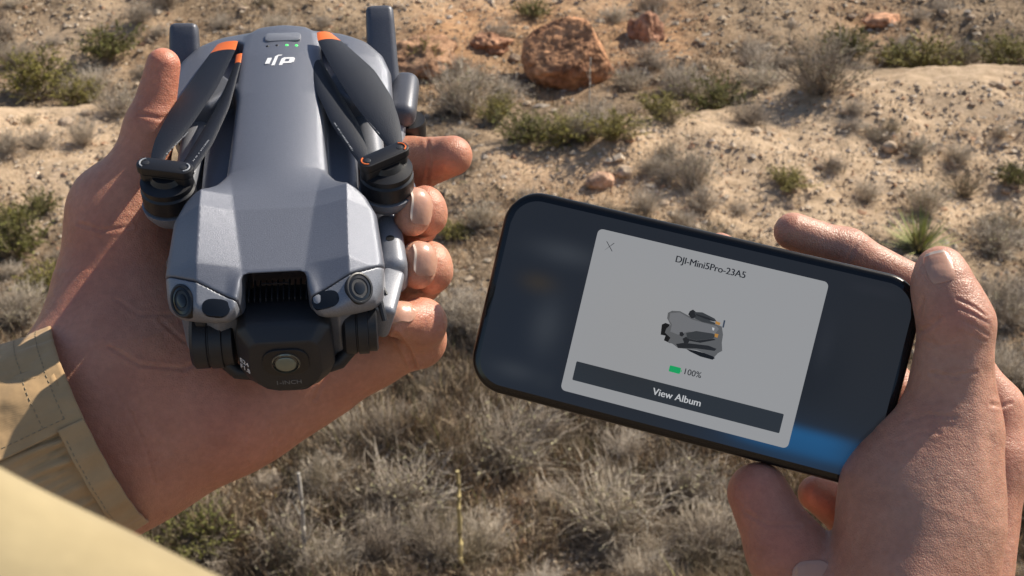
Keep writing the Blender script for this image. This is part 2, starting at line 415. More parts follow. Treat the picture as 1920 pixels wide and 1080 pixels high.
# ---- shrubs
def shrub_mesh(name, seed, nst, leaves, col, leafcol, h=1.0, w=1.0, thick=.006, up=.5):
    """unit shrub (about 1 wide and .8 high): returns branch mesh, leaf mesh or None"""
    r = np.random.RandomState(seed)
    az = r.uniform(0, 6.28, nst); el = r.uniform(up * .5, 1.0, nst) ** .8 * 1.45
    D = np.stack([np.cos(az) * np.cos(el), np.sin(az) * np.cos(el), np.sin(el)], -1)
    L = r.uniform(.35, .62, nst)
    k = 5; ts = np.linspace(0, 1, k)
    jit = np.cumsum(r.normal(0, .035, (nst, k, 3)), 1); jit[:, 0] = 0
    P = D[:, None, :] * L[:, None, None] * ts[None, :, None] + jit + np.array([0, 0, .15]) * (ts ** 2)[None, :, None]
    P[..., 2] = np.maximum(P[..., 2], 0)
    R0 = thick * (1 - .75 * ts)[None] * r.uniform(.6, 1.2, (nst, 1))
    V1, Q1, _ = tubes(P, R0)
    m = nst * 7
    si = r.randint(0, nst, m); tt = r.uniform(.3, 1, m); i0 = np.minimum((tt * (k - 1)).astype(int), k - 2); f = (tt * (k - 1) - i0)[:, None]
    B = P[si, i0] * (1 - f) + P[si, i0 + 1] * f
    D2 = D[si] + r.normal(0, .55, (m, 3)); D2 /= np.linalg.norm(D2, axis=1, keepdims=True)
    L2 = r.uniform(.08, .24, m)
    P2 = B[:, None] + D2[:, None] * L2[:, None, None] * np.linspace(0, 1, 3)[None, :, None]; P2[:, 2] += r.normal(0, .015, (m, 3)); P2[..., 2] = np.maximum(P2[..., 2], .0)
    V2, Q2, _ = tubes(P2, thick * .42 * np.linspace(1, .4, 3)[None] * np.ones((m, 1)))
    V = np.concatenate([V1, V2]); Q = np.concatenate([Q1, Q2 + len(V1)])
    V = V * np.array([w, w, h])
    tint = np.array(col) * (0.6 + .9 * vn3(V * 9 + seed))[:, None]
    bme = np_mesh(name, V, None, Q, False, [M_stem], {'tint': tint})
    lme = None
    if leaves:
        j = r.randint(0, m, leaves); tl = r.uniform(.1, 1, leaves)[:, None]
        C = P2[j, 0] * (1 - tl) + P2[j, 2] * tl
        s = r.uniform(.010, .026, leaves)[:, None]
        a = r.normal(0, 1, (leaves, 3)); a /= np.linalg.norm(a, axis=1, keepdims=True); b_ = np.cross(a, r.normal(0, 1, (leaves, 3))); b_ /= np.linalg.norm(b_, axis=1, keepdims=True)
        LV = np.stack([C - a * s, C + b_ * s * .5, C + a * s, C - b_ * s * .5], 1).reshape(-1, 3) * np.array([w, w, h])
        lt = np.array(leafcol) * r.uniform(.6, 1.35, (leaves, 1))
        lme = np_mesh(name + '_leaves', LV, None, np.arange(4 * leaves).reshape(-1, 4), False, [M_leaf], {'tint': np.repeat(lt, 4, 0)})
    return bme, lme
GREEN = [shrub_mesh('green_shrub', 11 + i, 60, 4500, (.22, .18, .12), [(.24, .21, .045), (.29, .25, .065), (.17, .165, .04)][i], .8 + .1 * i, 1.0, .008) for i in range(3)]
GREY = [shrub_mesh('grey_shrub', 31 + i, 110, 500, [(.42, .36, .29), (.31, .26, .205), (.50, .43, .34)][i], (.26, .23, .13), .75 + .15 * i, 1.0, .008) for i in range(3)]

def place(kind, i, px, py, wpx, label, group=None, parts=True, hs=1.0, name=None, cat='shrub'):
    g = G(np.array(float(px)), np.array(float(py))); dep = float(to_px(g)[2]); s = wpx / FPX * dep
    bme, lme = (GREEN if kind == 'green' else GREY)[i % 3]
    mw = Matrix.Translation(Vector((g[0], g[1], g[2] - .02))) @ Matrix.Rotation(random.uniform(0, 6.28), 4, 'Z') @ Matrix.Diagonal((s, s, s * hs, 1))
    if parts:
        t_ = empty(name or (kind + '_shrub'), mw); link('branches', bme, t_)
        if lme: link('foliage', lme, t_)
    else:
        t_ = link(name or (kind + '_shrub'), bme); t_.matrix_world = mw
    tag(t_, label, cat, group); return t_

SHR = [
 ('green', 70, 180, 130, .8, 'olive green shrub standing behind the crest of the left sandy bank'),
 ('green', 150, 200, 90, .7, 'olive shrub at the right end of the left sandy bank crest'),
 ('green', 205, 108, 110, .6, 'low yellow-green shrub far off, above and left of the raised thumb'),
 ('grey', 225, 215, 110, .8, 'grey twiggy shrub sloping down beside the left sandy bank near the thumb'),
 ('grey', 30, 120, 100, .6, 'grey brown shrub at the left edge just above the olive shrubs'),
 ('green', 30, 480, 120, .9, 'olive shrub at the left edge below the bare sandy bank'),
 ('green', 85, 560, 110, .8, 'olive shrub half behind the palm at its left outline'),
 ('grey', 30, 610, 130, .8, 'grey dead shrub at the left edge just above the shirt cuff'),
 ('green', 75, 400, 70, .7, 'small dark green bush at the foot of the left sandy bank'),
 ('green', 20, 430, 80, .7, 'small olive bush touching the left edge of the view'),
 ('green', 800, 132, 60, 1.1, 'small upright green bush in front of the red rock beside the drone'),
 ('grey', 870, 215, 150, .8, 'large grey leafless shrub left of and below the big boulder'),
 ('grey', 945, 190, 110, .7, 'grey shrub touching the shaded left side of the big boulder'),
 ('green', 930, 225, 80, .7, 'olive bush between the grey shrubs below the big boulder'),
 ('green', 985, 262, 110, .55, 'low olive shrub at the left end of the green row below the boulder'),
 ('green', 1060, 268, 120, .55, 'low olive shrub in the middle of the green row below the boulder'),
 ('green', 1150, 262, 110, .6, 'low olive shrub at the right end of the green row below the boulder'),
 ('grey', 1100, 255, 100, .6, 'dark dry shrub woven into the green row below the boulder'),
 ('grey', 1180, 160, 90, .7, 'grey shrub at the right foot of the big boulder'),
 ('green', 1240, 222, 100, .6, 'olive bush right of the green row and left of the sandy bank'),
 ('green', 1345, 205, 110, .6, 'olive bush at the left foot of the right sandy bank'),
 ('grey', 1285, 180, 110, .8, 'grey shrub between the boulder and the tall thin shrub'),
 ('grey', 1540, 175, 170, .95, 'tall grey brown shrub growing just behind the crest of the right bank'),
 ('green', 1590, 105, 90, .7, 'olive shrub far behind the tall grey brown shrub'),
 ('grey', 1430, 165, 120, .6, 'low grey shrub behind the left end of the right bank'),
 ('green', 1735, 150, 130, .7, 'yellow green shrub at the top of the right bank'),
 ('green', 1690, 128, 80, .7, 'olive shrub just left of and behind the yellow green shrub on the right bank'),
 ('green', 1880, 120, 120, .6, 'olive shrub at the right edge on the skyline of the right bank'),
 ('grey', 1810, 120, 90, .7, 'grey shrub between the two olive shrubs on the right bank'),
 ('grey', 1640, 262, 60, .6, 'small dark bush alone in the middle of the right sandy bank'),
 ('grey', 1720, 290, 80, .8, 'small brown bush with a few green leaves on the right sandy bank'),
 ('green', 1480, 350, 90, .5, 'dark green low bush above the raised index finger'),
 ('green', 1900, 345, 70, .7, 'small dark green bush at the right edge of the bare bank'),
 ('grey', 1300, 350, 110, 1.2, 'spindly grey bush standing above the phone'),
 ('grey', 1250, 300, 70, .8, 'small grey bush on the pinkish rubble above the phone'),
 ('grey', 1730, 400, 110, .7, 'dark tangled bush just behind the yucca'),
 ('grey', 1860, 470, 150, .7, 'large dark grey bush at the right edge beside the thumb'),
 ('grey', 1890, 600, 140, .8, 'grey brown bush at the right edge behind the knuckle'),
 ('grey', 900, 420, 90, .6, 'small dry bush between the index finger and the phone corner'),
 ('green', 850, 440, 70, .5, 'small olive tuft of a bush beside the curled middle finger'),
 ('grey', 870, 320, 60, .7, 'small dry bush just right of the tip of the index finger'),
 ('green', 1000, 30, 70, .5, 'tiny olive bush on the orange ground above the boulder'),
 ('grey', 1150, 40, 80, .6, 'grey bush above and right of the big boulder near the top'),
 ('grey', 560, 1060, 190, .8, 'grey dead bush at the bottom edge right of the cream sleeve'),
 ('green', 370, 1020, 150, .6, 'dull green and brown bush between the wrist and the cream sleeve'),
 ('grey', 760, 960, 220, .9, 'dark twiggy bush around the yellow stalk'),
 ('grey', 950, 880, 220, .8, 'wide grey dead bush below the left end of the phone'),
 ('grey', 1150, 1010, 220, .8, 'wide pale dead bush at the bottom below the middle of the phone'),
 ('grey', 1280, 930, 170, .8, 'pale dead bush below the phone and left of the bent little finger'),
]
for i, (k, x, y, wv, hs, lab) in enumerate(SHR): place(k, i, x, y, wv * (1.3 if k == 'green' else 1.1), lab, 'shrubs dotted over the desert slope', True, hs)
# a crowd of small leafless shrubs nothing tells apart
def inside(P, x, y):
    r_ = False
    for (xa, ya), (xb, yb) in zip(P, P[1:] + P[:1]):
        if (ya > y) != (yb > y) and x < (xb - xa) * (y - ya) / (yb - ya) + xa: r_ = not r_
    return r_
# what hands, drone, phone and sleeves cover: a shrub or stone behind them is never seen and is left out
COVER = [[(150, 380), (340, 70), (750, 30), (780, 240), (870, 290), (840, 560), (800, 680), (600, 790), (275, 950), (420, 1090), (-40, 1090), (-40, 700), (95, 640)], [(985, 385), (1700, 520), (1600, 880), (890, 715)], [(1710, 500), (1780, 470), (1845, 600), (1905, 850), (1850, 1090), (1440, 1090), (1370, 900), (1560, 880)]]
def covered(x, y): return any(inside(P, x, y) for P in COVER)
MARKS = [((1068, 105), 'the big boulder'), ((790, 90), 'the sloping red rock beside the drone'), ((918, 65), 'the flat reddish rock'), ((1215, 45), 'the jagged red rock'), ((1655, 40), 'the orange slab'), ((1720, 430), 'the yucca'), ((575, 970), 'the pale grey stalk'),
         ((866, 970), 'the yellow stalk'), ((1125, 340), 'the pale pinkish stone'), ((300, 100), 'the raised thumb'), ((880, 290), "the tip of the drone hand's index finger"), ((880, 720), 'the lower left corner of the phone'), ((975, 380), 'the top left corner of the phone'),
         ((1450, 420), 'the index finger lying on the phone'), ((1850, 620), 'the knuckle of the phone hand thumb'), ((1365, 930), 'the bent little finger under the phone'), ((100, 640), 'the top of the shirt cuff'), ((835, 640), "the drone hand's little finger"), ((735, 25), 'the right landing leg of the drone')]
DIRS = ['right of', 'above and right of', 'above', 'above and left of', 'left of', 'below and left of', 'below', 'below and right of']
RANK = ['nearest', 'second nearest', 'third nearest', 'fourth nearest', 'fifth nearest', 'sixth nearest', 'seventh nearest', 'eighth nearest']
def single_out(items, noun):
    """items: (object, px, py); the nth nearest of its kind on one side of a landmark"""
    cand = []
    for (mx, my), nm in MARKS:
        secs = {}
        for k, (o, x, y) in enumerate(items):
            sct = int(round(math.degrees(math.atan2(my - y, x - mx)) / 45)) % 8; secs.setdefault(sct, []).append((math.hypot(x - mx, y - my), k))
        for sct, L_ in secs.items():
            for r_, (dd, k) in enumerate(sorted(L_)): cand.append((r_, dd, k, sct, nm))
    done = set()
    for r_, dd, k, sct, nm in sorted(cand):
        if k in done or r_ >= len(RANK): continue
        done.add(k); items[k][0]['label'] = f'{noun}, {RANK[r_]} {DIRS[sct]} {nm}'
items = []
cnt = 0
while cnt < 170:
    px, py = random.uniform(-20, 1940), random.uniform(10, 1100)
    g = G(np.array([px]), np.array([py]))
    if random.random() > .25 + .75 * brush_density(np.array([px]), np.array([py]), g)[0]: continue
    wd_ = random.uniform(55, 130) * (.7 + .6 * py / 1080)
    if covered(px, py - wd_ * .3): continue
    o = place('grey' if cnt % 5 else 'green', cnt, px, py, wd_, 'x', 'small shrubs in the brush', False, random.uniform(.5, .9), 'dry_shrub' if cnt % 5 else 'small_green_shrub'); items.append((o, px, py - wd_ * .3)); cnt += 1
single_out([i_ for i_ in items if i_[0].name.startswith('dry')], 'small dry shrub'); single_out([i_ for i_ in items if not i_[0].name.startswith('dry')], 'small green shrub')

# ---- rocks
def rock_mesh(name, seed, sub, amp, sx, sy, sz, c0, c1, freq=1.6, cut=6, under=False):
    bm = bmesh.new(); bmesh.ops.create_icosphere(bm, subdivisions=sub, radius=1.0)
    V = np.array([v.co[:] for v in bm.verts]); F = np.array([[v.index for v in f.verts] for f in bm.faces]); bm.free()
    r = np.random.RandomState(seed); X = V.copy()
    for _ in range(cut):                                          # broken faces
        n = r.normal(0, 1, 3); n /= np.linalg.norm(n); d = r.uniform(.62, .9); over = np.maximum(X @ n - d, 0); X = X - over[:, None] * n * .9
    if under:                                                     # a broken, overhanging left flank and a ledge low in front
        for n, d in (((-.86, -.30, -.42), .72), ((-.2, -.6, -.78), .66)): n = np.array(n) / np.linalg.norm(n); over = np.maximum(X @ n - d, 0); X = X - over[:, None] * n * 1.15
    X = X * (1 + amp * fbm3(V * freq + seed, 5) - .10 * amp * np.exp(-(fbm3(V * 2.2 + seed + 3, 4) / .02) ** 2) + .12 * amp * fbm3(V * 9 + seed, 3))[:, None]
    X = X * np.array([sx, sy, sz])
    t_ = np.clip(.5 + 2.0 * fbm3(V * 3 + seed + 9, 4), 0, 1)[:, None]
    col = np.array(c0) * (1 - t_) + np.array(c1) * t_
    return np_mesh(name, X, F, None, True, [M_rock], {'tint': col})
M_rock = material('red_rock', (1, 1, 1), .9, spec=.2, attr='tint', var=.55, vscale=9, bump=1.0, bscale=22, detail=10)
def place_rock(me, name, px, py, label, group=None, dz=0, rz=None, s=1.0, cat='rock'):
    g = G(np.array(float(px)), np.array(float(py)))
    o = link(name, me); o.matrix_world = Matrix.Translation(Vector((g[0], g[1], g[2] + dz))) @ Matrix.Rotation(random.uniform(0, 6.28) if rz is None else rz, 4, 'Z') @ Matrix.Scale(s, 4)
    return tag(o, label, cat, group)
place_rock(rock_mesh('boulder', 4, 6, .5, .68, .52, .54, (.26, .125, .07), (.58, .31, .165), 1.2, 6), 'boulder', 1072, 142, 'big orange brown boulder with a dark shaded left side', None, .26, 0, cat='boulder')
place_rock(rock_mesh('red_rock', 8, 5, .9, .62, .6, .30, (.30, .16, .09), (.46, .28, .17), 2.2), 'red_rock', 790, 112, 'sloping red rock just right of the raised antenna leg of the drone', None, -.02, .3)
place_rock(rock_mesh('flat_rock', 9, 5, .9, .30, .3, .16, (.30, .15, .09), (.50, .28, .17), 2.2), 'red_rock', 918, 82, 'flat reddish rock left of and above the big boulder', None, .0, .1)
place_rock(rock_mesh('outcrop', 12, 5, 1.1, .26, .26, .36, (.27, .14, .09), (.47, .26, .17), 2.4), 'red_rock', 1215, 70, 'jagged red rock standing right of and above the big boulder', None, .0, .3)
place_rock(rock_mesh('slab', 14, 4, .9, .32, .2, .10, (.52, .26, .15), (.64, .36, .22)), 'red_rock', 1655, 45, 'flat orange slab near the top right of the slope', None, .05, .2)
place_rock(rock_mesh('stone_a', 15, 4, .5, .16, .12, .1, (.50, .30, .2), (.62, .42, .30)), 'stone', 1125, 345, 'pale pinkish stone lying on the rubble just above the phone', None, .03)
RKS = [rock_mesh('stone', 20 + i, 3, .5, .1, .08, .06, [(.42, .30, .21), (.30, .21, .15), (.36, .26, .18)][i % 3], [(.58, .46, .34), (.46, .36, .27), (.50, .40, .29)][i % 3]) for i in range(6)]
stones_ = []
for i in range(100):
    px = random.uniform(0, 1920); py = random.uniform(10, 560) if random.random() < .85 else random.uniform(560, 1000)
    if covered(px, py): continue
    o = place_rock(RKS[i % 6], 'stone', px, py, 'small weathered stone lying loose on the desert slope', 'loose stones on the slope', .01, None, random.uniform(.35, 1.1), 'stone'); stones_.append((o, px, py))
single_out(stones_, 'small loose stone')

# ---- yucca, stalks, fallen branch
def spikes(name, n, L, wd, c0, c1, seed):
    r = np.random.RandomState(seed); az = r.uniform(0, 6.28, n); el = r.uniform(.25, 1.5, n)
    D = np.stack([np.cos(az) * np.cos(el), np.sin(az) * np.cos(el), np.sin(el)], -1); Ln = L * r.uniform(.7, 1.1, n)[:, None]
    wv = np.stack([-np.sin(az), np.cos(az), 0 * az], -1) * wd; nn = np.cross(D, wv); nn /= np.linalg.norm(nn, axis=1, keepdims=True)
    B = D * .03
    V = np.stack([B - wv, B + wv, B + D * Ln * .5 - wv * .7, B + D * Ln * .5 + wv * .7, B + D * Ln, B + D * Ln * .25 + nn * wd * .6], 1).reshape(-1, 3); o = 6 * np.arange(n)[:, None]
    c = np.array(c0) + (np.array(c1) - np.array(c0)) * r.rand(n, 1)
    return np_mesh(name, V, np.concatenate([o + np.array([[2, 3, 4]]), o + np.array([[5, 1, 0]])]), o + np.array([[0, 1, 3, 2]]), False, [M_leaf], {'tint': np.repeat(c, 6, 0)})
g = G(np.array(1722.), np.array(472.)); yt = empty('yucca_plant', None, (g[0], g[1], g[2]))
link('leaves', spikes('yucca_leaves', 90, .42, .011, (.20, .24, .07), (.42, .42, .16), 2), yt)
dt = link('dead_leaves', spikes('yucca_skirt', 40, .22, .012, (.33, .27, .17), (.42, .35, .22), 5), yt)
bm = bmesh.new(); lathe(bm, (0, 0, -.05), (0, 0, 1), [(.03, 0), (.04, .05), (.02, .12)], 10); link('stem', bm_mesh('yucca_stem', bm, [M_stem]), yt)
tag(yt, 'pale green spiky yucca poking up between the index finger and the thumb', 'yucca')

M_pale = material('pale_stalk', (.50, .46, .40), .85, var=.3, vscale=25, bump=.4, bscale=80)
M_yel = material('yellow_stalk', (.52, .42, .20), .85, var=.25, vscale=30, bump=.3, bscale=80)
M_twig = material('grey_twig', (.30, .25, .19), .9, var=.3, vscale=20, bump=.5, bscale=60)
def stalk(name, mat, px, y0, y1, r, label, cat, lean=0.0, twigs=2):
    b_ = G(np.array(float(px)), np.array(float(y1))); dep = float(to_px(b_)[2])
    hgt = (y1 - y0) / FPX * dep / CP * 1.02
    r_ = np.random.RandomState(int(px)); root = empty(name, None, tuple(b_))
    bm = bmesh.new(); pts = [(lean * t_ * hgt + r_.normal(0, .004), r_.normal(0, .004), hgt * t_ - .02) for t_ in np.linspace(0, 1, 9)]
    tube(bm, pts, [r * (1 - .35 * t_) for t_ in np.linspace(0, 1, 9)], 7); link('stem', bm_mesh(name, bm, [mat]), root)
    for k in range(twigs):
        z = hgt * (.3 + .5 * k / max(twigs, 1)); s = (-1) ** k; bm = bmesh.new(); x_ = lean * z
        tube(bm, [(x_, 0, z), (x_ + s * .03, .01, z + .05), (x_ + s * .05, .0, z + .12)], [r * .4, r * .3, r * .15], 5); link('twig', bm_mesh('twig', bm, [mat]), root)
    return tag(root, label, cat)
stalk('dead_stalk', M_pale, 575, 872, 1075, .017, 'pale grey upright dead stalk below the palm of the drone hand', 'stalk', .01)
stalk('yellow_stalk', M_yel, 866, 868, 1060, .018, 'straight yellow broken stalk standing left of and below the phone', 'stalk', -.02, 0)
stalk('dead_stalk', M_twig, 690, 890, 1040, .010, 'thin brown stalk between the pale grey stalk and the yellow stalk', 'stalk', .02)
stalk('dead_stalk', M_pale, 1105, 115, 205, .012, 'thin pale stalk in front of the right side of the big boulder', 'stalk', 0)
def branch(px0, py0, px1, py1, lift0, lift1, r, label):
    a = G(np.array(float(px0)), np.array(float(py0))) ; b_ = G(np.array(float(px1)), np.array(float(py1)))
    a = Vector(a) + Vector((0, 0, lift0)); b_ = Vector(b_) + Vector((0, 0, lift1)); bm = bmesh.new(); d = b_ - a
    pts = [d * t_ + Vector((random.gauss(0, .012), random.gauss(0, .012), random.gauss(0, .012))) for t_ in np.linspace(0, 1, 8)]
    tube(bm, pts, [r * (1 - .5 * t_) for t_ in np.linspace(0, 1, 8)], 6)
    for k in (2, 4, 5): tube(bm, [pts[k], pts[k] + Vector((.05 * (-1) ** k, .0, .08)), pts[k] + Vector((.08 * (-1) ** k, .03, .16))], [r * .5, r * .35, r * .15], 5)
    o = link('fallen_branch', bm_mesh('fallen_branch', bm, [M_twig]), None, tuple(a)); return tag(o, label, 'branch')
branch(610, 975, 690, 900, .08, .10, .010, 'short grey branch leaning right of the pale grey stalk')
branch(790, 1010, 860, 920, .06, .12, .010, 'thin grey branch leaning against the yellow stalk')
branch(1160, 985, 1290, 1010, .1, .12, .008, 'crooked pale twig lying in the dead brush below the phone')

# ------------------------------------------------------------------ the person: hands and sleeves
def C(px, py, d):
    return np.array([(px - 960) / FPX * d, (540 - py) / FPX * d, -d])
FEET = np.array([0.0, -.15, 3.4])
person = empty('person', None, tuple(FEET))
tag(person, 'person in khaki shirt with a folded drone in one hand, a phone in the other', 'person')
def cam2world(P): return P @ MCN[:3, :3].T + MCN[:3, 3] - FEET

def hand_volume(lo, hi, parts, h=.0007):
    v = Vol(lo, hi, h)
    for p in parts:
        a, b_, k = p[0], p[1], p[2]; fl = p[3] if len(p) > 3 else None; op = p[4] if len(p) > 4 else '+'
        A = C(*a[:3]); B = C(*b_[:3]); v.cone(A, B, a[3] / FPX * a[2], b_[3] / FPX * b_[2], k, fl, op)
    return v

def skin_material():
    m = bpy.data.materials.new('skin'); m.use_nodes = True
    global t, tc
    t = m.node_tree; b = t.nodes['Principled BSDF']; tc = N(t, 'ShaderNodeTexCoord')
    n1 = noise(45, 4); n2 = noise(420, 3); n3 = noise(11, 2)
    at = N(t, 'ShaderNodeAttribute', attribute_name='tint')
    c = mixc(1.0, at.outputs['Color'], ramp(n1, [(.3, (.86, .80, .78)), (.7, (1.1, 1.12, 1.12))]), 'MULTIPLY')
    c = mixc(1.0, c, ramp(n2, [(.3, (.9, .88, .87)), (.7, (1.05, 1.06, 1.06))]), 'MULTIPLY')
    c = mixc(.5, c, mixc(1.0, c, ramp(n3, [(.35, (1.08, .86, .82)), (.65, (.95, 1.02, 1.04))]), 'MULTIPLY'))
    t.links.new(c, b.inputs['Base Color'])
    b.inputs['Roughness'].default_value = .44; b.inputs['Specular IOR Level'].default_value = .5
    b.inputs['Subsurface Weight'].default_value = .35; b.inputs['Subsurface Radius'].default_value = (1, .32, .18); b.inputs['Subsurface Scale'].default_value = .005
    vo = N(t, 'ShaderNodeTexVoronoi', feature='DISTANCE_TO_EDGE'); vo.inputs['Scale'].default_value = 1250
    ds = N(t, 'ShaderNodeMapping'); ds.inputs['Rotation'].default_value = (0, 0, .6); ds.inputs['Scale'].default_value = (1, .6, 1)
    t.links.new(tc.outputs['Object'], ds.inputs[0]); t.links.new(ds.outputs[0], vo.inputs['Vector'])
    mm = N(t, 'ShaderNodeMath', operation='MINIMUM'); mm.inputs[1].default_value = .25; t.links.new(vo.outputs[0], mm.inputs[0])
    b1 = N(t, 'ShaderNodeBump'); b1.inputs['Strength'].default_value = .42; b1.inputs['Distance'].default_value = .0006
    t.links.new(mm.outputs[0], b1.inputs['Height'])
    b2 = N(t, 'ShaderNodeBump'); b2.inputs['Strength'].default_value = .35; b2.inputs['Distance'].default_value = .002
    b2.inputs['Strength'].default_value = .24; t.links.new(noise(300, 4), b2.inputs['Height']); t.links.new(b1.outputs[0], b2.inputs['Normal'])
    v2 = N(t, 'ShaderNodeTexVoronoi', feature='DISTANCE_TO_EDGE'); v2.inputs['Scale'].default_value = 210
    wn = N(t, 'ShaderNodeTexNoise'); wn.inputs['Scale'].default_value = 90; t.links.new(tc.outputs['Object'], wn.inputs['Vector'])
    wa = N(t, 'ShaderNodeMix', data_type='RGBA', blend_type='ADD'); wa.inputs[0].default_value = .012; t.links.new(ds.outputs[0], wa.inputs[6]); t.links.new(wn.outputs['Color'], wa.inputs[7]); t.links.new(wa.outputs[2], v2.inputs['Vector'])
    m2 = N(t, 'ShaderNodeMath', operation='MINIMUM'); m2.inputs[1].default_value = .09; t.links.new(v2.outputs[0], m2.inputs[0])
    b3 = N(t, 'ShaderNodeBump'); b3.inputs['Strength'].default_value = .09; b3.inputs['Distance'].default_value = .003
    t.links.new(m2.outputs[0], b3.inputs['Height']); t.links.new(b2.outputs[0], b3.inputs['Normal'])
    t.links.new(b3.outputs[0], b.inputs['Normal'])
    return m
M_skin = skin_material()
M_nail = material('fingernail', (.57, .30, .215), .32, spec=.5, var=.06, vscale=120, sss=.2, bump=.08, bscale=300)
M_nailtip = material('nail_free_edge', (.72, .58, .48), .35, var=.05, vscale=200)

def nail(u_c, axis, normal, length, width, curve=.45, name='fingernail', tipf=.16, surf=None):
    """fingernail: centre, axis towards the free edge, outward normal, in camera aligned metres"""
    axis = Vector(axis).normalized(); normal = Vector(normal); normal = (normal - axis * normal.dot(axis)).normalized(); side = axis.cross(normal)
    cc = Vector(u_c); nu, nv = 15, 13; top = []; R = width * .5 / math.sin(min(1.4, curve * 2)) if curve else 1
    for i in range(nu):
        u = -1 + 2 * i / (nu - 1); row = []
        # width of the plate at this station: round cuticle, nearly square free edge
        wd = (1 - max(0, -u) ** 3.0 * .75) * (1 - max(0, u - .55) ** 2 * 1.6)
        for j in range(nv):
            v = (-1 + 2 * j / (nv - 1)) * wd; a = v * curve * 2 * .5
            x = math.sin(a) * width * .5 / math.sin(curve); z = (math.cos(a) - 1) * width * .5 / math.sin(curve)
            uu = u + (0.10 * (1 - v * v) if u > .5 else 0)
            row.append(cc + axis * (uu * length * .5) + side * x + normal * (z - .0006 * u * u - (.0008 if u < -.85 else 0)))
        top.append(row)
    if surf is not None:
        O = np.full((nu, nv), np.nan)
        for i in range(nu):
            for j in range(nv):
                p = top[i][j]; h_, hn_ = surf.ray_cast(p + normal * .012, -normal, .03)[:2]
                if h_ is not None and abs((h_ - p).dot(normal)) < .005: O[i, j] = (h_ - p).dot(normal)
        O = np.where(np.isnan(O), np.nanmedian(O), O)
        for _ in range(14):
            E_ = np.pad(O, 1, mode='edge'); O = .5 * O + .125 * (E_[:-2, 1:-1] + E_[2:, 1:-1] + E_[1:-1, :-2] + E_[1:-1, 2:])
        for i in range(nu):
            for j in range(nv): top[i][j] = top[i][j] + normal * (float(O[i, j]) + .0007)
    bm = bmesh.new(); g_ = [[bm.verts.new(p) for p in r] for r in top]; lo_ = [[bm.verts.new(p - normal * .0007) for p in r] for r in top]
    for i in range(nu - 1):
        for j in range(nv - 1):
            f = bm.faces.new((g_[i][j], g_[i + 1][j], g_[i + 1][j + 1], g_[i][j + 1])); f.material_index = 1 if i >= nu - 1 - int(nu * tipf) else 0
            bm.faces.new((lo_[i][j], lo_[i][j + 1], lo_[i + 1][j + 1], lo_[i + 1][j]))
    rim = [(i, 0) for i in range(nu)] + [(nu - 1, j) for j in range(1, nv)] + [(i, nv - 1) for i in range(nu - 2, -1, -1)] + [(0, j) for j in range(nv - 2, 0, -1)]
    for a_, b_ in zip(rim, rim[1:] + rim[:1]):
        bm.faces.new((g_[a_[0]][a_[1]], lo_[a_[0]][a_[1]], lo_[b_[0]][b_[1]], g_[b_[0]][b_[1]]))
    bmesh.ops.recalc_face_normals(bm, faces=bm.faces)
    M = Matrix.Translation(-Vector(FEET)) @ MC
    bm.transform(M)
    return bm_mesh(name, bm, [M_nail, M_nailtip])

def skin_tint(spots, base=(.56, .262, .170)):
    spots = [(C(*s[:3]), s[3] / FPX * s[2], np.array(s[4]), s[5]) for s in spots]
    def f(P):
        c = np.tile(np.array(base), (len(P), 1))
        for q, r, col, a in spots:
            w_ = a * np.exp(-(((P - q) * np.array([1, 1, .4])) ** 2).sum(1) / r ** 2)[:, None]; c = c * (1 - w_) + col * w_
        return {'tint': c}
    return f
def skin_relief(creases, amp=.0003):
    """folds: (points [(px,py,d)...], depth m, width m) pressed into the surface; plus soft unevenness"""
    def f(P, Q):
        n = vnormals(P, Q); d = amp * 2 * fbm3(P * 70 + 3, 3) + amp * .7 * fbm3(P * 260, 2)
        px, py = 960 + FPX * P[:, 0] / -P[:, 2], 540 - FPX * P[:, 1] / -P[:, 2]; Q2 = np.stack([px, py], 1)
        face = np.clip((n * -P).sum(1) / np.linalg.norm(P, axis=1) * 3, 0, 1)
        for pts, dp, wd in creases:
            wpx = wd / .45 * FPX; best = np.full(len(P), 1e3)
            for a, b_ in zip(pts, pts[1:]):
                a = np.array(a[:2], float); e = np.array(b_[:2], float) - a; tt = np.clip(((Q2 - a) @ e) / (e @ e), 0, 1); best = np.minimum(best, np.linalg.norm(Q2 - a - tt[:, None] * e, axis=1))
            d = d - face * dp * (np.exp(-(best / wpx) ** 2) - .4 * np.exp(-((best - 2.4 * wpx) / wpx) ** 2))
        return P + n * d[:, None]
    return f

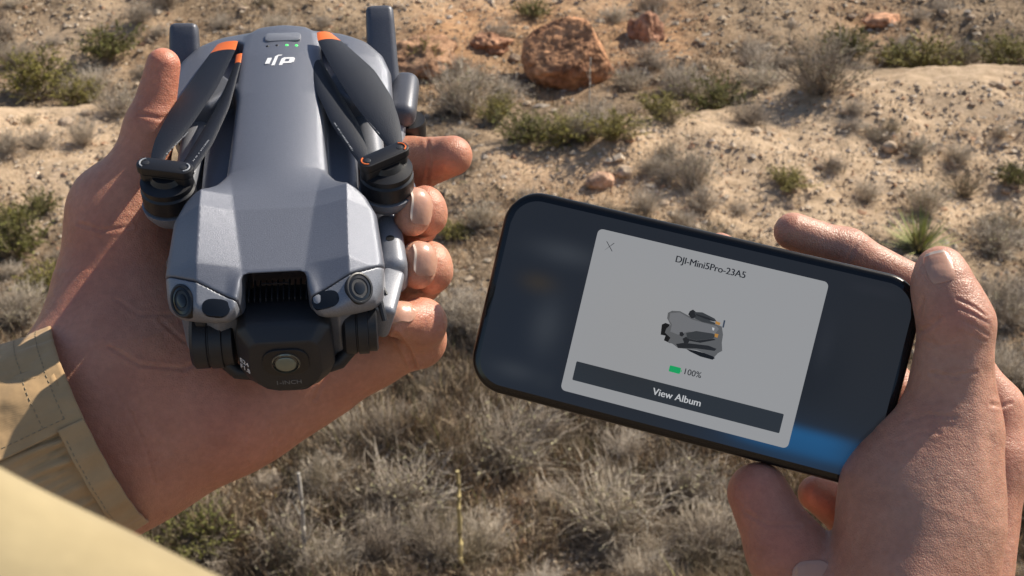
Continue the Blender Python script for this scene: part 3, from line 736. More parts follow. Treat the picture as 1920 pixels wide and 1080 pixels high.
# ---- left hand (palm up, carrying the drone)
PN = (.25, .1, .95)
LP = [
 ((-260, 1010, .455, 165), (172, 832, .470, 140), .03, (PN, .72)),          # forearm
 ((172, 832, .470, 140), (300, 735, .478, 145), .035, (PN, .72)),           # wrist
 ((258, 680, .477, 142), (247, 540, .486, 112), .035, (PN, .80)),            # ball of the thumb
 ((247, 560, .486, 112), (240, 425, .487, 90), .014, (PN, .9)),
 ((232, 415, .482, 76), (282, 240, .478, 44), .012),                        # thumb, first bone
 ((190, 372, .482, 34), (205, 400, .484, 44), .016),
 ((283, 236, .478, 42), (306, 122, .474, 31), .006),                        # thumb tip
 ((300, 800, .469, 122), (455, 750, .474, 108), .018, (PN, .75)),            # heel of the palm
 ((440, 752, .470, 108), (590, 690, .482, 88), .016, (PN, .75)),
 ((400, 620, .500, 120), (620, 520, .540, 110), .02, (PN, .5)),             # middle of the palm
 ((580, 690, .482, 84), (690, 655, .487, 66), .014),                         # little finger
 ((690, 655, .487, 66), (782, 640, .478, 50), .008),
 ((782, 632, .477, 48), (790, 606, .463, 43), .006),
 ((790, 606, .463, 42), (744, 600, .451, 33), .005),
 ((620, 560, .530, 60), (785, 522, .497, 46), .004),                         # ring finger
 ((785, 520, .497, 45), (806, 506, .474, 43), .003),
 ((807, 489, .475, 37), (807, 511, .476, 38), .0025),
 ((784, 484, .460, 33), (782, 508, .461, 35), .0025),
 ((620, 470, .535, 60), (775, 420, .503, 45), .004),                         # middle finger
 ((775, 418, .503, 44), (798, 402, .476, 40), .003),
 ((797, 384, .476, 36), (799, 405, .478, 36), .0025),
 ((776, 384, .461, 33), (773, 409, .462, 34), .0025),
 ((600, 400, .535, 60), (770, 312, .512, 48), .008),                         # index finger
 ((770, 310, .512, 52), (848, 292, .492, 38), .005),
]
v = hand_volume((-.26, -.125, -.58), (-.005, .105, -.385), LP)
red_ = (.56, .20, .12)
tintL = skin_tint([(852, 285, .475, 50, (.62, .29, .18), .7), (790, 400, .45, 60, (.63, .33, .22), .7), (800, 500, .45, 60, (.63, .33, .22), .7), (780, 600, .45, 60, (.62, .28, .19), .6),
                   (306, 110, .46, 60, (.60, .26, .165), .7), (430, 800, .45, 90, (.60, .235, .16), .6), (300, 720, .46, 60, (.66, .27, .16), .5), (230, 470, .47, 110, (.58, .255, .165), .6), (650, 720, .47, 70, (.66, .275, .165), .6), (180, 640, .46, 60, (.60, .27, .175), .5)])
creL = [([(205, 650), (262, 684), (345, 692), (385, 670)], .00042, .0006), ([(205, 720), (245, 775), (272, 835), (290, 905)], .0003, .0005), ([(250, 745), (285, 800), (300, 840)], .0002, .0005), ([(742, 628), (762, 655), (778, 690)], .0012, .0007),
        ([(505, 790), (515, 820), (512, 860)], .00025, .0005), ([(300, 600), (345, 640), (400, 655)], .0003, .0006), ([(215, 560), (260, 590), (330, 590)], .0002, .0006), ([(150, 420), (190, 432), (245, 425)], .00035, .0006), ([(262, 214), (300, 222), (330, 218)], .0004, .0006),
        ([(590, 750), (612, 700), (600, 650)], .0003, .0006), ([(800, 262), (806, 300), (800, 345)], .0004, .0006), ([(455, 800), (462, 840), (468, 880)], .0002, .0005)]
# hands
lh = link('left_hand', v.mesh('left_hand', [M_skin], True, tintL, cam2world, skin_relief(creL)), person)
lh['label'] = 'open left hand with fingers curled up round the drone'
_surf = {}
def skin_surface(o):
    if o.name not in _surf:
        n_ = len(o.data.vertices); V_ = np.empty(n_ * 3, np.float32); o.data.vertices.foreach_get('co', V_); V_ = (V_.reshape(-1, 3) + FEET - MCN[:3, 3]) @ MCN[:3, :3]
        from mathutils.bvhtree import BVHTree
        _surf[o.name] = BVHTree.FromPolygons(V_.tolist(), [p.vertices[:] for p in o.data.polygons])
    return _surf[o.name]
def nail_on(px, py, d, r, ax, nr, L_, W_, par, curve=.75, tipf=.10):
    nv_ = np.array(nr, float); av = np.array(ax, float); av /= np.linalg.norm(av); nv_ = nv_ - av * (nv_ @ av); nv_ /= np.linalg.norm(nv_)
    return link('fingernail', nail(C(px, py, d) + nv_ * (r / FPX * d + .0003), ax, nr, L_, W_, curve, tipf=tipf, surf=skin_surface(par)), par)
nail_on(781, 395, .461, 36, (-.74, .08, .66), (.55, .34, .76), .0105, .0128, lh)
nail_on(787, 492, .460, 36, (-.74, .10, .66), (.55, .32, .78), .0105, .0124, lh)
nail_on(750, 600, .4515, 33, (-1, -.10, .30), (.10, .72, .68), .0105, .0100, lh)

# ---- right hand (holding the phone)
QN = (-.2, 0, 1)
RP = [
 ((1762, 500, .430, 36), (1770, 545, .428, 48), .006),                       # thumb tip
 ((1766, 535, .428, 50), (1794, 608, .426, 60), .008),
 ((1794, 608, .426, 60), (1785, 700, .428, 66), .008),                       # thumb, first bone
 ((1787, 700, .428, 62), (1780, 790, .430, 74), .008),
 ((1780, 802, .430, 78), (1730, 935, .430, 130), .012, (QN, .85)),
 ((1728, 935, .430, 134), (1702, 1180, .425, 170), .016, (QN, .8)),         # back of the hand
 ((1790, 805, .426, 44), (1705, 1090, .410, 54), .014),                      # ridge of the thumb metacarpal
 ((1866, 770, .466, 50), (1858, 860, .462, 64), .006),                       # index knuckle
 ((1846, 860, .464, 76), (1785, 1120, .456, 104), .008),
 ((1858, 760, .462, 48), (1735, 560, .466, 42), .008),                       # index finger behind the phone
 ((1735, 548, .464, 40), (1590, 470, .460, 38), .006),
 ((1590, 470, .460, 37), (1487, 434, .458, 36), .005),
 ((1800, 900, .480, 60), (1600, 640, .492, 44), .01),                        # middle finger behind the phone
 ((1600, 640, .492, 42), (1350, 470, .480, 34), .008),
 ((1760, 1000, .470, 70), (1610, 970, .470, 50), .01),                       # ring finger below
 ((1610, 975, .466, 50), (1530, 925, .462, 34), .006),
 ((1680, 1150, .450, 110), (1560, 1150, .440, 85), .012),                    # little finger carrying the phone
 ((1560, 1150, .440, 85), (1478, 1040, .442, 70), .008),
 ((1478, 1040, .442, 70), (1422, 925, .448, 58), .006),
]
v = hand_volume((.065, -.165, -.52), (.215, .055, -.375), RP)
tintR = skin_tint([(1470, 420, .44, 60, (.58, .25, .16), .8), (1795, 600, .41, 50, (.60, .23, .15), .6), (1745, 800, .40, 80, (.60, .27, .18), .5), (1400, 930, .43, 80, (.54, .21, .14), .8), (1480, 1040, .42, 60, (.62, .22, .13), .6),
                   (1870, 820, .43, 60, (.55, .27, .18), .5), (1755, 500, .41, 40, (.60, .33, .24), .6)], (.50, .258, .180))
creR = [([(1795, 560), (1822, 573), (1848, 592)], .00032, .00045), ([(1790, 574), (1822, 588), (1854, 606)], .00032, .00045), ([(1800, 598), (1828, 611), (1852, 628)], .00028, .00045), ([(1776, 588), (1795, 580)], .0002, .0004), ([(1800, 622), (1825, 632), (1848, 640)], .0002, .0004),
        ([(1725, 622), (1745, 612), (1762, 596)], .0004, .0007), ([(1612, 442), (1602, 465), (1588, 490)], .0004, .0006), ([(1855, 700), (1857, 760), (1862, 850), (1866, 930)], .00035, .0024), ([(1860, 758), (1880, 762), (1895, 756)], .0004, .0006), 
        ([(1400, 962), (1440, 985), (1500, 985)], .0003, .0006), ([(1745, 700), (1790, 706), (1830, 698)], .0003, .0006), ([(1700, 790), (1740, 778), (1790, 782)], .0003, .0007), ([(1685, 830), (1720, 812), (1760, 812)], .0002, .0007), ([(1735, 640), (1765, 648), (1800, 644)], .0002, .0005), ([(1730, 560), (1722, 590)], .0003, .0006)]
rh = link('right_hand', v.mesh('right_hand', [M_skin], True, tintR, cam2world, skin_relief(creR, .00028)), person)
rh['label'] = 'right hand gripping the end of the phone with the thumb along its side'
nail_on(1757, 504, .428, 38, (-.26, 1, .0), (-.22, .12, .95), .0112, .0084, rh)
nail_on(1500, 1068, .442, 66, (1, .05, 0), (.0, .12, 1), .0115, .0088, rh, tipf=.02)

# ---- shirt
def cloth_material(name, col, bump=.25):
    m = bpy.data.materials.new(name); m.use_nodes = True
    global t, tc
    t = m.node_tree; b = t.nodes['Principled BSDF']; tc = N(t, 'ShaderNodeTexCoord')
    c = mixc(1.0, col, ramp(noise(60, 5), [(.3, (.86, .85, .83)), (.7, (1.08, 1.08, 1.08))]), 'MULTIPLY'); t.links.new(c, b.inputs['Base Color'])
    b.inputs['Roughness'].default_value = .85; b.inputs['Sheen Weight'].default_value = .15; b.inputs['Specular IOR Level'].default_value = .2
    wv1 = N(t, 'ShaderNodeTexWave', wave_type='BANDS', bands_direction='X'); wv1.inputs['Scale'].default_value = 900; wv2 = N(t, 'ShaderNodeTexWave', wave_type='BANDS', bands_direction='Y'); wv2.inputs['Scale'].default_value = 900
    for w_ in (wv1, wv2): t.links.new(tc.outputs['Object'], w_.inputs['Vector'])
    ad = N(t, 'ShaderNodeMath', operation='ADD'); t.links.new(wv1.outputs['Fac'], ad.inputs[0]); t.links.new(wv2.outputs['Fac'], ad.inputs[1])
    b1 = N(t, 'ShaderNodeBump'); b1.inputs['Strength'].default_value = bump; b1.inputs['Distance'].default_value = .0004; t.links.new(ad.outputs[0], b1.inputs['Height'])
    b2 = N(t, 'ShaderNodeBump'); b2.inputs['Strength'].default_value = .5; b2.inputs['Distance'].default_value = .003; t.links.new(noise(35, 4), b2.inputs['Height']); t.links.new(b1.outputs[0], b2.inputs['Normal'])
    t.links.new(b2.outputs[0], b.inputs['Normal']); return m
M_cloth = cloth_material('khaki_cloth', (.46, .305, .160), .08)
M_thread = material('thread', (.30, .23, .14), .9)

# the sleeve is a tube round the forearm: u along the arm away from the hand, th round it
E0 = C(187, 797, .463)
UA = C(-260, 1010, .448) - C(150, 810, .463); UA /= np.linalg.norm(UA)
VA = C(262, 972, .463) - C(95, 634, .463); VA -= UA * (VA @ UA); VA /= np.linalg.norm(VA)          # towards the lower right rim
WA = np.cross(VA, UA); WA = WA if WA[2] > 0 else -WA                                               # towards the viewer
SKEW = ((C(262, 972, .463) - C(95, 634, .463)) @ UA) / ((C(262, 972, .463) - C(95, 634, .463)) @ VA)
def sleeve_pt(u, th, dr=0.0):
    """th = 0 at the upper left rim, pi/2 facing the viewer, pi at the lower right rim"""
    u = np.asarray(u, float); th = np.asarray(th, float)
    a = .0380 + .012 * np.minimum(u / .12, 1.5) + dr; b_ = .0330 + .012 * np.minimum(u / .12, 1.5) + dr
    cv = -np.cos(th) * a; cw = np.sin(th) * b_
    return E0 + UA * (u + cv * SKEW + .0 * np.sin(th))[..., None] + VA * cv[..., None] + WA * cw[..., None]
def sleeve_patch(name, u0, u1, t0, t1, nu, nt_, dr, thick=.0012, fold=None, parent=None, mat=None, closed=False):
    U, TH = np.meshgrid(np.linspace(u0, u1, nu), np.linspace(t0, t1, nt_), indexing='ij')
    D = np.full(U.shape, dr)
    if fold is not None: D = D + fold(U, TH)
    P = sleeve_pt(U, TH, D); Pi = sleeve_pt(U, TH, D - thick)
    e = np.minimum.reduce([U - u0, u1 - U]) 
    n = nu * nt_; I = np.arange(n).reshape(nu, nt_)
    q = np.stack([I[:-1, :-1], I[1:, :-1], I[1:, 1:], I[:-1, 1:]], -1).reshape(-1, 4)
    rim = np.concatenate([I[:, 0], I[-1, 1:], I[::-1, -1][1:], I[0, ::-1][1:-1]]); r2 = np.roll(rim, -1)
    Q = np.concatenate([q, q[:, ::-1] + n, np.stack([rim, r2, r2 + n, rim + n], -1)[:, ::-1]])
    V = np.concatenate([P.reshape(-1, 3), Pi.reshape(-1, 3)])
    return link(name, np_mesh(name, cam2world(V), None, Q, True, [mat or M_cloth]), parent or person)
def wrinkle(U, TH):
    g_ = np.exp(-((U - .012) / .016) ** 2) * (np.abs(vn(TH * 11 + .8 * np.sin(U * 70), U * 18) - .5) - .25) * .009 * sstep(.004, .011, U)
    return g_ + .0030 * fbm(TH * 2.2 + 3, U * 45, 3) * 1.5 + .004 * np.sin(TH * 3 + U * 50) * np.minimum(U / .04, 1) * .5
def band(U, TH): return .0075 * fbm(TH * 2.2 + 13, U * 32, 4) + .0012 * np.exp(-((U - .001) / .002) ** 2) * 0
sl = sleeve_patch('shirt_sleeve', .002, .24, -.6, 6.0, 150, 260, .0, .0012, wrinkle)
cf = sleeve_patch('cuff_band', -.001, .075, -.7, 1.52, 60, 120, .0016, .0012, band)
pl = sleeve_patch('cuff_binding', -.001, .0080, 1.5, 3.8, 14, 160, .0016, .0014, lambda U, TH: .0004 * np.sin(TH * 22))
# stitches
def stitches(path, n, name, parent, dr):
    bm = bmesh.new()
    for i in range(n):
        s0 = (i + .15) / n; s1 = (i + .7) / n
        a = sleeve_pt(*[np.array(q) for q in path(s0)], dr(s0)); b_ = sleeve_pt(*[np.array(q) for q in path(s1)], dr(s1))
        tube(bm, [a, b_], .00017, 4)
    bm.transform(Matrix.Translation(-Vector(FEET)) @ MC)
    return link(name, bm_mesh(name, bm, [M_thread]), parent)
bdr = lambda pth, s: .0017 + float(band(np.array(pth[0]), np.array(pth[1])))
for nm, pth in (('stitching', lambda s: (.0045, -.4 + 1.85 * s)), ('stitching', lambda s: (.012, -.4 + 1.85 * s)), ('stitching', lambda s: (.004 + .07 * s, 1.43))):
    stitches(pth, 34, nm, cf, lambda s, pth=pth: bdr(pth(s), s))
stitches(lambda s: (.0068, 1.6 + 1.7 * s), 30, 'stitching', pl, lambda s: .0017 + .0004 * math.sin((1.6 + 1.7 * s) * 22))

# the other sleeve / shirt front close below the eye, far out of focus
D0 = .115
Nf = 70
ctr = []
for i, t_ in enumerate(np.linspace(0, 1, Nf)):
    # upper edge runs from (-150,800) down to (560,1150) in the view, slightly hollow in the middle
    ex = -220 + 820 * t_; ey = 702 + 400 * t_ + 22 * math.sin(t_ * 3.1) - 30 * t_ * (1 - t_) + 40 * max(0, t_ - .6) ** 1.5
    ctr.append((ex, ey))
V = []; rr = .030; m_ = 60
ctr = np.array(ctr); tg = np.gradient(ctr, axis=0); tg /= np.linalg.norm(tg, axis=1, keepdims=True)
for i in range(Nf):
    n2 = np.array([-tg[i, 1], tg[i, 0]]); rp = rr / D0 * FPX; cpt = C(*(ctr[i] + n2 * rp), D0 + .012); nv_ = np.array([n2[0], -n2[1], 0])
    for j in range(m_):
        a = 2 * math.pi * j / m_; r_ = rr * (1 + .05 * math.sin(5 * a + i * .09) * (.5 - .5 * math.cos(a)) + .025 * math.sin(i * .21 + 2 * a) * math.sin(a / 2))
        V.append(cpt - nv_ * math.cos(a) * r_ + np.array([0, 0, 1.]) * math.sin(a) * r_ * .6)
I = np.arange(Nf * m_).reshape(Nf, m_); J = np.roll(I, -1, axis=1)
Qs = np.stack([I[:-1], J[:-1], J[1:], I[1:]], -1).reshape(-1, 4)
M_cloth2 = cloth_material('cream_cloth', (.37, .295, .165), .05)
sf = link('shirt_front', np_mesh('shirt_front', cam2world(np.array(V)), None, Qs[:, ::-1], True, [M_cloth2]), person)
sf['label'] = 'sunlit cream shirt cloth out of focus at the bottom left'

# ------------------------------------------------------------------ the drone
RD = Matrix(((0.99377653, -0.10657784, 0.03239415), (0.0519613, 0.70076683, 0.71149552), (-0.0985304, -0.7053843, 0.70194355))).to_4x4()
DPOSE = MC @ Matrix.Translation((-0.082875, 0.045, -0.45)) @ RD @ Matrix.Scale(.001, 4)
BASE_Z = 48.0
DROOT = DPOSE @ Matrix.Translation((0, 0, -BASE_Z))
drone = empty('folded_drone', DROOT)
tag(drone, 'folded grey camera drone with orange propeller tips lying in the open hand', 'drone')
def dl(name, me, parent=None):            # a part given in drone millimetres with z = 0 at the top of the body
    me.transform(Matrix.Translation((0, 0, BASE_Z))); return link(name, me, parent or drone)

def metal_paint(name, col, rough, metal, grain, scale):
    m = bpy.data.materials.new(name); m.use_nodes = True
    global t, tc
    t = m.node_tree; b = t.nodes['Principled BSDF']; tc = N(t, 'ShaderNodeTexCoord')
    c = mixc(1.0, col, ramp(noise(scale * 1.7, 1), [(.3, (.86, .86, .87)), (.7, (1.14, 1.14, 1.13))]), 'MULTIPLY'); t.links.new(c, b.inputs['Base Color'])
    b.inputs['Metallic'].default_value = metal; b.inputs['Roughness'].default_value = rough
    bp = N(t, 'ShaderNodeBump'); bp.inputs['Strength'].default_value = grain; bp.inputs['Distance'].default_value = .25
    t.links.new(noise(scale * 1.6, 2), bp.inputs['Height']); t.links.new(bp.outputs[0], b.inputs['Normal']); return m
M_body = metal_paint('grey_shell', (.175, .186, .222), .38, .40, .19, 2.6)
M_shell2 = metal_paint('grey_smooth_shell', (.225, .235, .265), .40, .25, .05, 1.5)
M_dark = material('charcoal_plastic', (.019, .020, .024), .45, bump=.1, bscale=3)
M_black = material('black_plastic', (.012, .012, .014), .38, bump=.05, bscale=3)
M_blade = material('blade_plastic', (.013, .016, .025), .52, spec=.28, bump=.15, bscale=2.5, var=.06, vscale=1)
M_orange = material('orange_plastic', (.80, .17, .035), .45, bump=.05, bscale=3)
M_glass = material('lens_glass', (.006, .007, .009), .10, spec=.45, coat=.15)
M_leg = metal_paint('leg_shade_grey', (.095, .10, .12), .42, .3, .05, 1.5)  # darker than the shell: shade on the leg fronts put into the colour
M_green = material('green_led', (.05, .6, .1), .4, emit=(.08, .9, .15), estr=1.1)
M_white = material('white_print', (.80, .80, .80), .5)
M_gprint = material('grey_print', (.35, .36, .38), .5)
M_dprint = material('dim_print', (.16, .165, .17), .5)
M_metal = material('bright_metal', (.6, .6, .6), .25, metal=1.0)
M_glare = material('lens_glare', (.17, .18, .13), .16, coat=.6)  # pale glare of the reflecting glass, put into the base colour
M_green2 = material('coated_lens', (.05, .055, .045), .12, spec=.8, coat=1.0)

def poly_sdf(X, Y, P):
    P = np.array(P, float); d = np.full(np.broadcast(X, Y).shape, 1e9); s = np.ones_like(d)
    for i in range(len(P)):
        a = P[i]; b_ = P[i - 1]; e = b_ - a; wx = X - a[0]; wy = Y - a[1]; tt = np.clip((wx * e[0] + wy * e[1]) / (e @ e), 0, 1)
        d = np.minimum(d, (wx - e[0] * tt) ** 2 + (wy - e[1] * tt) ** 2)
        c1 = Y >= a[1]; c2 = Y < b_[1]; c3 = e[0] * wy > e[1] * wx
        s = np.where((c1 & c2 & c3) | (~c1 & ~c2 & ~c3), -s, s)
    return (s * np.sqrt(d)).astype(np.float32)
def sym(P): return P + [(-x, y) for x, y in reversed(P) if x != 0]
hb = .5
bv = Vol((-46, -72, -50), (46, 92, 6), hb)
X, Y, Z = [a.astype(np.float32) for a in bv.ax]; X2, Y2 = X[:, None], Y[None, :]; AX = np.abs(X2)
P_sp = sym([(0, 90), (9.8, 89), (13.8, 84), (14.6, 72), (16.0, 40), (16.9, 10), (17.6, -3), (21.0, -10), (26.0, -15.5), (31.0, -19.5), (34.2, -26), (36.0, -46), (35.2, -54), (32.5, -59), (27, -62.8), (20.0, -65.6), (15.0, -65.6), (12.3, -63.0), (11.2, -59.0), (9.8, -55.2), (7.8, -53.8), (0, -53.8)])
P_re = sym([(0, 91.5), (12, 91), (24, 88), (34, 82), (40, 74), (42.5, 64), (42.5, 46), (39, 36), (26, 40), (18, 46), (15, 40), (0, 40)])
P_hu = sym([(0, 70), (27, 70), (28, 20), (28, -8), (33, -25), (33, -50), (20, -58), (9, -54), (0, -54)])
d_sp = poly_sdf(X2, Y2, P_sp)[:, :, None]; d_re = poly_sdf(X2, Y2, P_re)[:, :, None]; d_hu = poly_sdf(X2, Y2, P_hu)[:, :, None]
w_ = np.clip((-3 - Y2) / 15, 0, 1)
cre = 16.0 - 6.0 * np.clip((-4 - Y2) / 48, 0, 1)                      # crease between the flat top and the rising facet
ridge = 3.1 * np.clip((AX - cre) / (24.5 - cre), 0, 1) * (1 - .35 * sstep(-46, -62, Y2))
outer = -.70 * np.maximum(AX - 24.5, 0)
T1 = (w_ * (ridge + outer) - .30 * np.maximum(-50 - Y2, 0) * sstep(8, 16, AX) - .16 * np.maximum(-26 - Y2, 0) - .010 * AX ** 2 * (1 - w_) - .05 * np.maximum(Y2 - 66, 0) - .02 * np.maximum(Y2 - 82, 0) ** 2)[:, :, None].astype(np.float32)
Zb = Z[None, None, :]
spine = smax(smax(d_sp + .10 * np.minimum(Zb, 0) * 0 + .06 * np.minimum(Zb + 2, 0) * (1 - w_[:, :, None]), (Zb - T1) * .93, 2.6), -28 - Zb, 4)
# nose: cut below by an upward slanting plane
nose = (-(Y2[:, :, None] + 50) * .42 - (Zb + 19)) * .9
spine = smax(spine, (nose * .0 + (-(Zb + 21) * .8 - (Y2[:, :, None] + 56) * .5)), 5)
T3 = (-2.6 - .09 * np.maximum(AX - 14, 0) - .06 * np.maximum(Y2 - 70, 0) - .008 * np.maximum(AX - 24, 0) ** 2 - .012 * np.maximum(Y2 - 78, 0) ** 2)[:, :, None]
rear = smax(smax(d_re, (Zb - T3) * .95, 4), -34 - Zb, 6)
recess = smax(poly_sdf(X2, Y2, [(14.5, 77), (17, 80), (25, 76), (24, 60), (16, 50)])[:, :, None], -(Zb + 11), 1.0)
recess2 = smax(poly_sdf(X2, Y2, [(-14.5, 77), (-17, 80), (-25, 76), (-24, 60), (-16, 50)])[:, :, None], -(Zb + 11), 1.0)
rear = smax(rear, -recess, .8); rear = smax(rear, -recess2, .8)
hull = smax(smax(d_hu, Zb + 11.5, 4), -46 - Zb, 7)
body = smin(smin(spine, rear, 2.0), hull, 1.0)
gap = ((np.abs(X2) - 12.0) * .0 + np.maximum(np.abs(X2) - 13.0, -(Y2 + 30)))[:, :, None]      # bay of the gimbal between the noses
bay2 = smax(smax((np.abs(X2)[:, :, None] - 10.4) + 0 * Zb, Y2[:, :, None] + 30 + 0 * Zb, 1), Zb + 5.0 + 0 * X2[:, :, None], 1.5)
body = smax(body, -bay2, 1.0)
# seam plane of the nose caps
seam = (-(Y2[:, :, None] + 51) * .90 - Zb * .30 + (np.abs(X2)[:, :, None] - 26) * .50 - 4.4) / 1.08
bv.A = np.maximum(body, seam + .22).astype(np.float32)
shell = bv.mesh('shell', [M_body]); dl('shell', shell)
capA = np.maximum(body + .12, -(seam - .12)).astype(np.float32); capA = np.maximum(capA, np.maximum((Y2[:, :, None] + 40) + 0 * Zb, 9.0 - np.abs(X2)[:, :, None])).astype(np.float32)
for sgn in (-1, 1):
    bv.A = np.maximum(capA, (-sgn * X2[:, :, None]) + 0 * Zb + 0 * Y2[:, :, None]).astype(np.float32)
    noze = dl('nose_cap', bv.mesh('nose_cap', [M_shell2]))
    # sensors set into the nose: find the outward face with a ray from the front
    if sgn < 0: NC_L = noze
    else: NC_R = noze
bpy.context.view_layer.update()
from mathutils.bvhtree import BVHTree
def bvh_of(o):
    me = o.data; return BVHTree.FromPolygons([v_.co[:] for v_ in me.vertices], [p.vertices[:] for p in me.polygons])
BV = {-1: bvh_of(NC_L), 1: bvh_of(NC_R)}
VIEW = Vector((.07, -.80, .60))
RD3 = RD.to_3x3(); DO = Vector((-0.082875, 0.045, -0.45))
def cast(bvh, px, py):
    """point and normal on a drone part (mm, z with base offset) met from the photographer's eye"""
    o_ = RD3.transposed() @ (-DO) * 1000; o_.z += BASE_Z
    d_ = (RD3.transposed() @ Vector(((px - 960) / FPX, (540 - py) / FPX, -1))).normalized()
    hit = bvh.ray_cast(o_, d_); return hit[0], hit[1]
def sensor(px, py, a, b_, turn, parent, bv_, lens=True, name='sensor_lens', ring=True):
    p, n = cast(bv_, px, py)
    if p is None: print('sensor miss', px, py); return
    xa = Vector((1, 0, 0)); xa = (xa - n * xa.dot(n)).normalized(); ya = n.cross(xa)
    Mx = Matrix((( xa.x, ya.x, n.x, p.x), (xa.y, ya.y, n.y, p.y), (xa.z, ya.z, n.z, p.z), (0, 0, 0, 1))) @ Matrix.Rotation(turn, 4, 'Z')
    bm = bmesh.new(); seg = 40
    def ringv(k, z, e=2.6 if not ring else 2.0):
        out_ = []
        for i in range(seg):
            an = 2 * math.pi * i / seg; c_, s_ = math.cos(an), math.sin(an)
            out_.append(bm.verts.new(Mx @ Vector((a * k * math.copysign(abs(c_) ** (2 / e), c_), b_ * k * math.copysign(abs(s_) ** (2 / e), s_), z))))
        return out_
    prof = [(1.0, -2.5), (1.0, .25), (.95, .42), (.86, .40), (.82, .05)] if ring else [(1.0, -2.5), (1.0, .1), (.93, .2)]
    rs = [ringv(k, z) for k, z in prof]
    for r1, r2 in zip(rs, rs[1:]):
        for i in range(seg): bm.faces.new((r1[i], r1[(i + 1) % seg], r2[(i + 1) % seg], r2[i]))
    bm.faces.new(rs[-1])
    h_ = link('sensor_housing' if ring else 'sensor_window', bm_mesh('sensor', bm, [M_black if ring else M_glass]), parent)
    if ring:
        bm = bmesh.new(); rs = [ringv(k, z) for k, z in [(.80, -.5), (.80, .12), (.62, .30), (.60, .05), (.42, .0), (.40, .25), (.2, .45)]]
        for r1, r2 in zip(rs, rs[1:]):
            for i in range(seg): bm.faces.new((r1[i], r1[(i + 1) % seg], r2[(i + 1) % seg], r2[i]))
        bm.faces.new(rs[-1]); link('lens', bm_mesh('lens', bm, [M_glass]), h_)
sensor(341, 564, 4.4, 6.0, .45, drone, BV[-1]); sensor(405, 577, 4.4, 3.0, -.10, drone, BV[-1], ring=False)
sensor(674, 540, 4.9, 5.4, -.3, drone, BV[1]); sensor(610, 562, 4.5, 3.0, .15, drone, BV[1], ring=False)

SHB = BVHTree.FromPolygons([v_.co[:] for v_ in shell.vertices], [p.vertices[:] for p in shell.polygons])
# power button, leds, logo, slot
bm = bmesh.new(); prism(bm, rrect(-6.2, 74.6, 7.8, 80.2, 1.8), -2.5, SHB.ray_cast(Vector((.8, 77, 90)), Vector((0, 0, -1)))[0].z - BASE_Z + .55, bev=.5); dl('power_button', bm_mesh('power_button', bm, [M_shell2]))
for i, x in enumerate((-5.1, -1.4, 2.4, 6.1)):
    bm = bmesh.new(); zt = SHB.ray_cast(Vector((x, 71.6, 90)), Vector((0, 0, -1)))[0].z - BASE_Z
    lathe(bm, (x, 71.6, zt - .4), (0, 0, 1), [(.62, 0), (.62, .45), (.4, .62)], 14); o = dl('indicator_light', bm_mesh('led', bm, [M_green if i > 1 else M_black]))
    if i > 1: o['label'] = 'lit green indicator light'
# maker's mark, upside down as seen by the holder
bm = bmesh.new()
lg = lambda pts: [(-(x - 6) * .98 - .2, 60.4 - (y - 2.6) * 1.0) for x, y in pts]
for poly in ([(0, 0.9), (.6, 3.4), (1.6, 4.1), (4.6, 4.1), (4.9, 5.3), (6.2, 5.3), (5.2, 1.1), (4.2, .3), (.6, .3)],
             [(5.4, -1.0), (6.5, -.8), (7.9, 5.3), (9.1, 5.3), (7.7, -.6), (6.6, -1.6), (4.9, -1.6)],
             [(9.0, .3), (10.0, 4.1), (11.6, 4.1), (10.6, .3)]):
    prism(bm, lg(poly), -.32, .10)
dl('logo', bm_mesh('logo', bm, [M_white], False))
bm = bmesh.new(); lp_ = lg([(2.0, 1.4), (2.4, 3.0), (4.0, 3.0), (3.6, 1.4)]); prism(bm, lp_, .0, .14); dl('logo_opening', bm_mesh('logo_opening', bm, [M_body], False))
bm = bmesh.new(); rbox(bm, (0, -53.6, -8.4), (9, .4, .35)); dl('vent_slot', bm_mesh('vent_slot', bm, [M_black]))

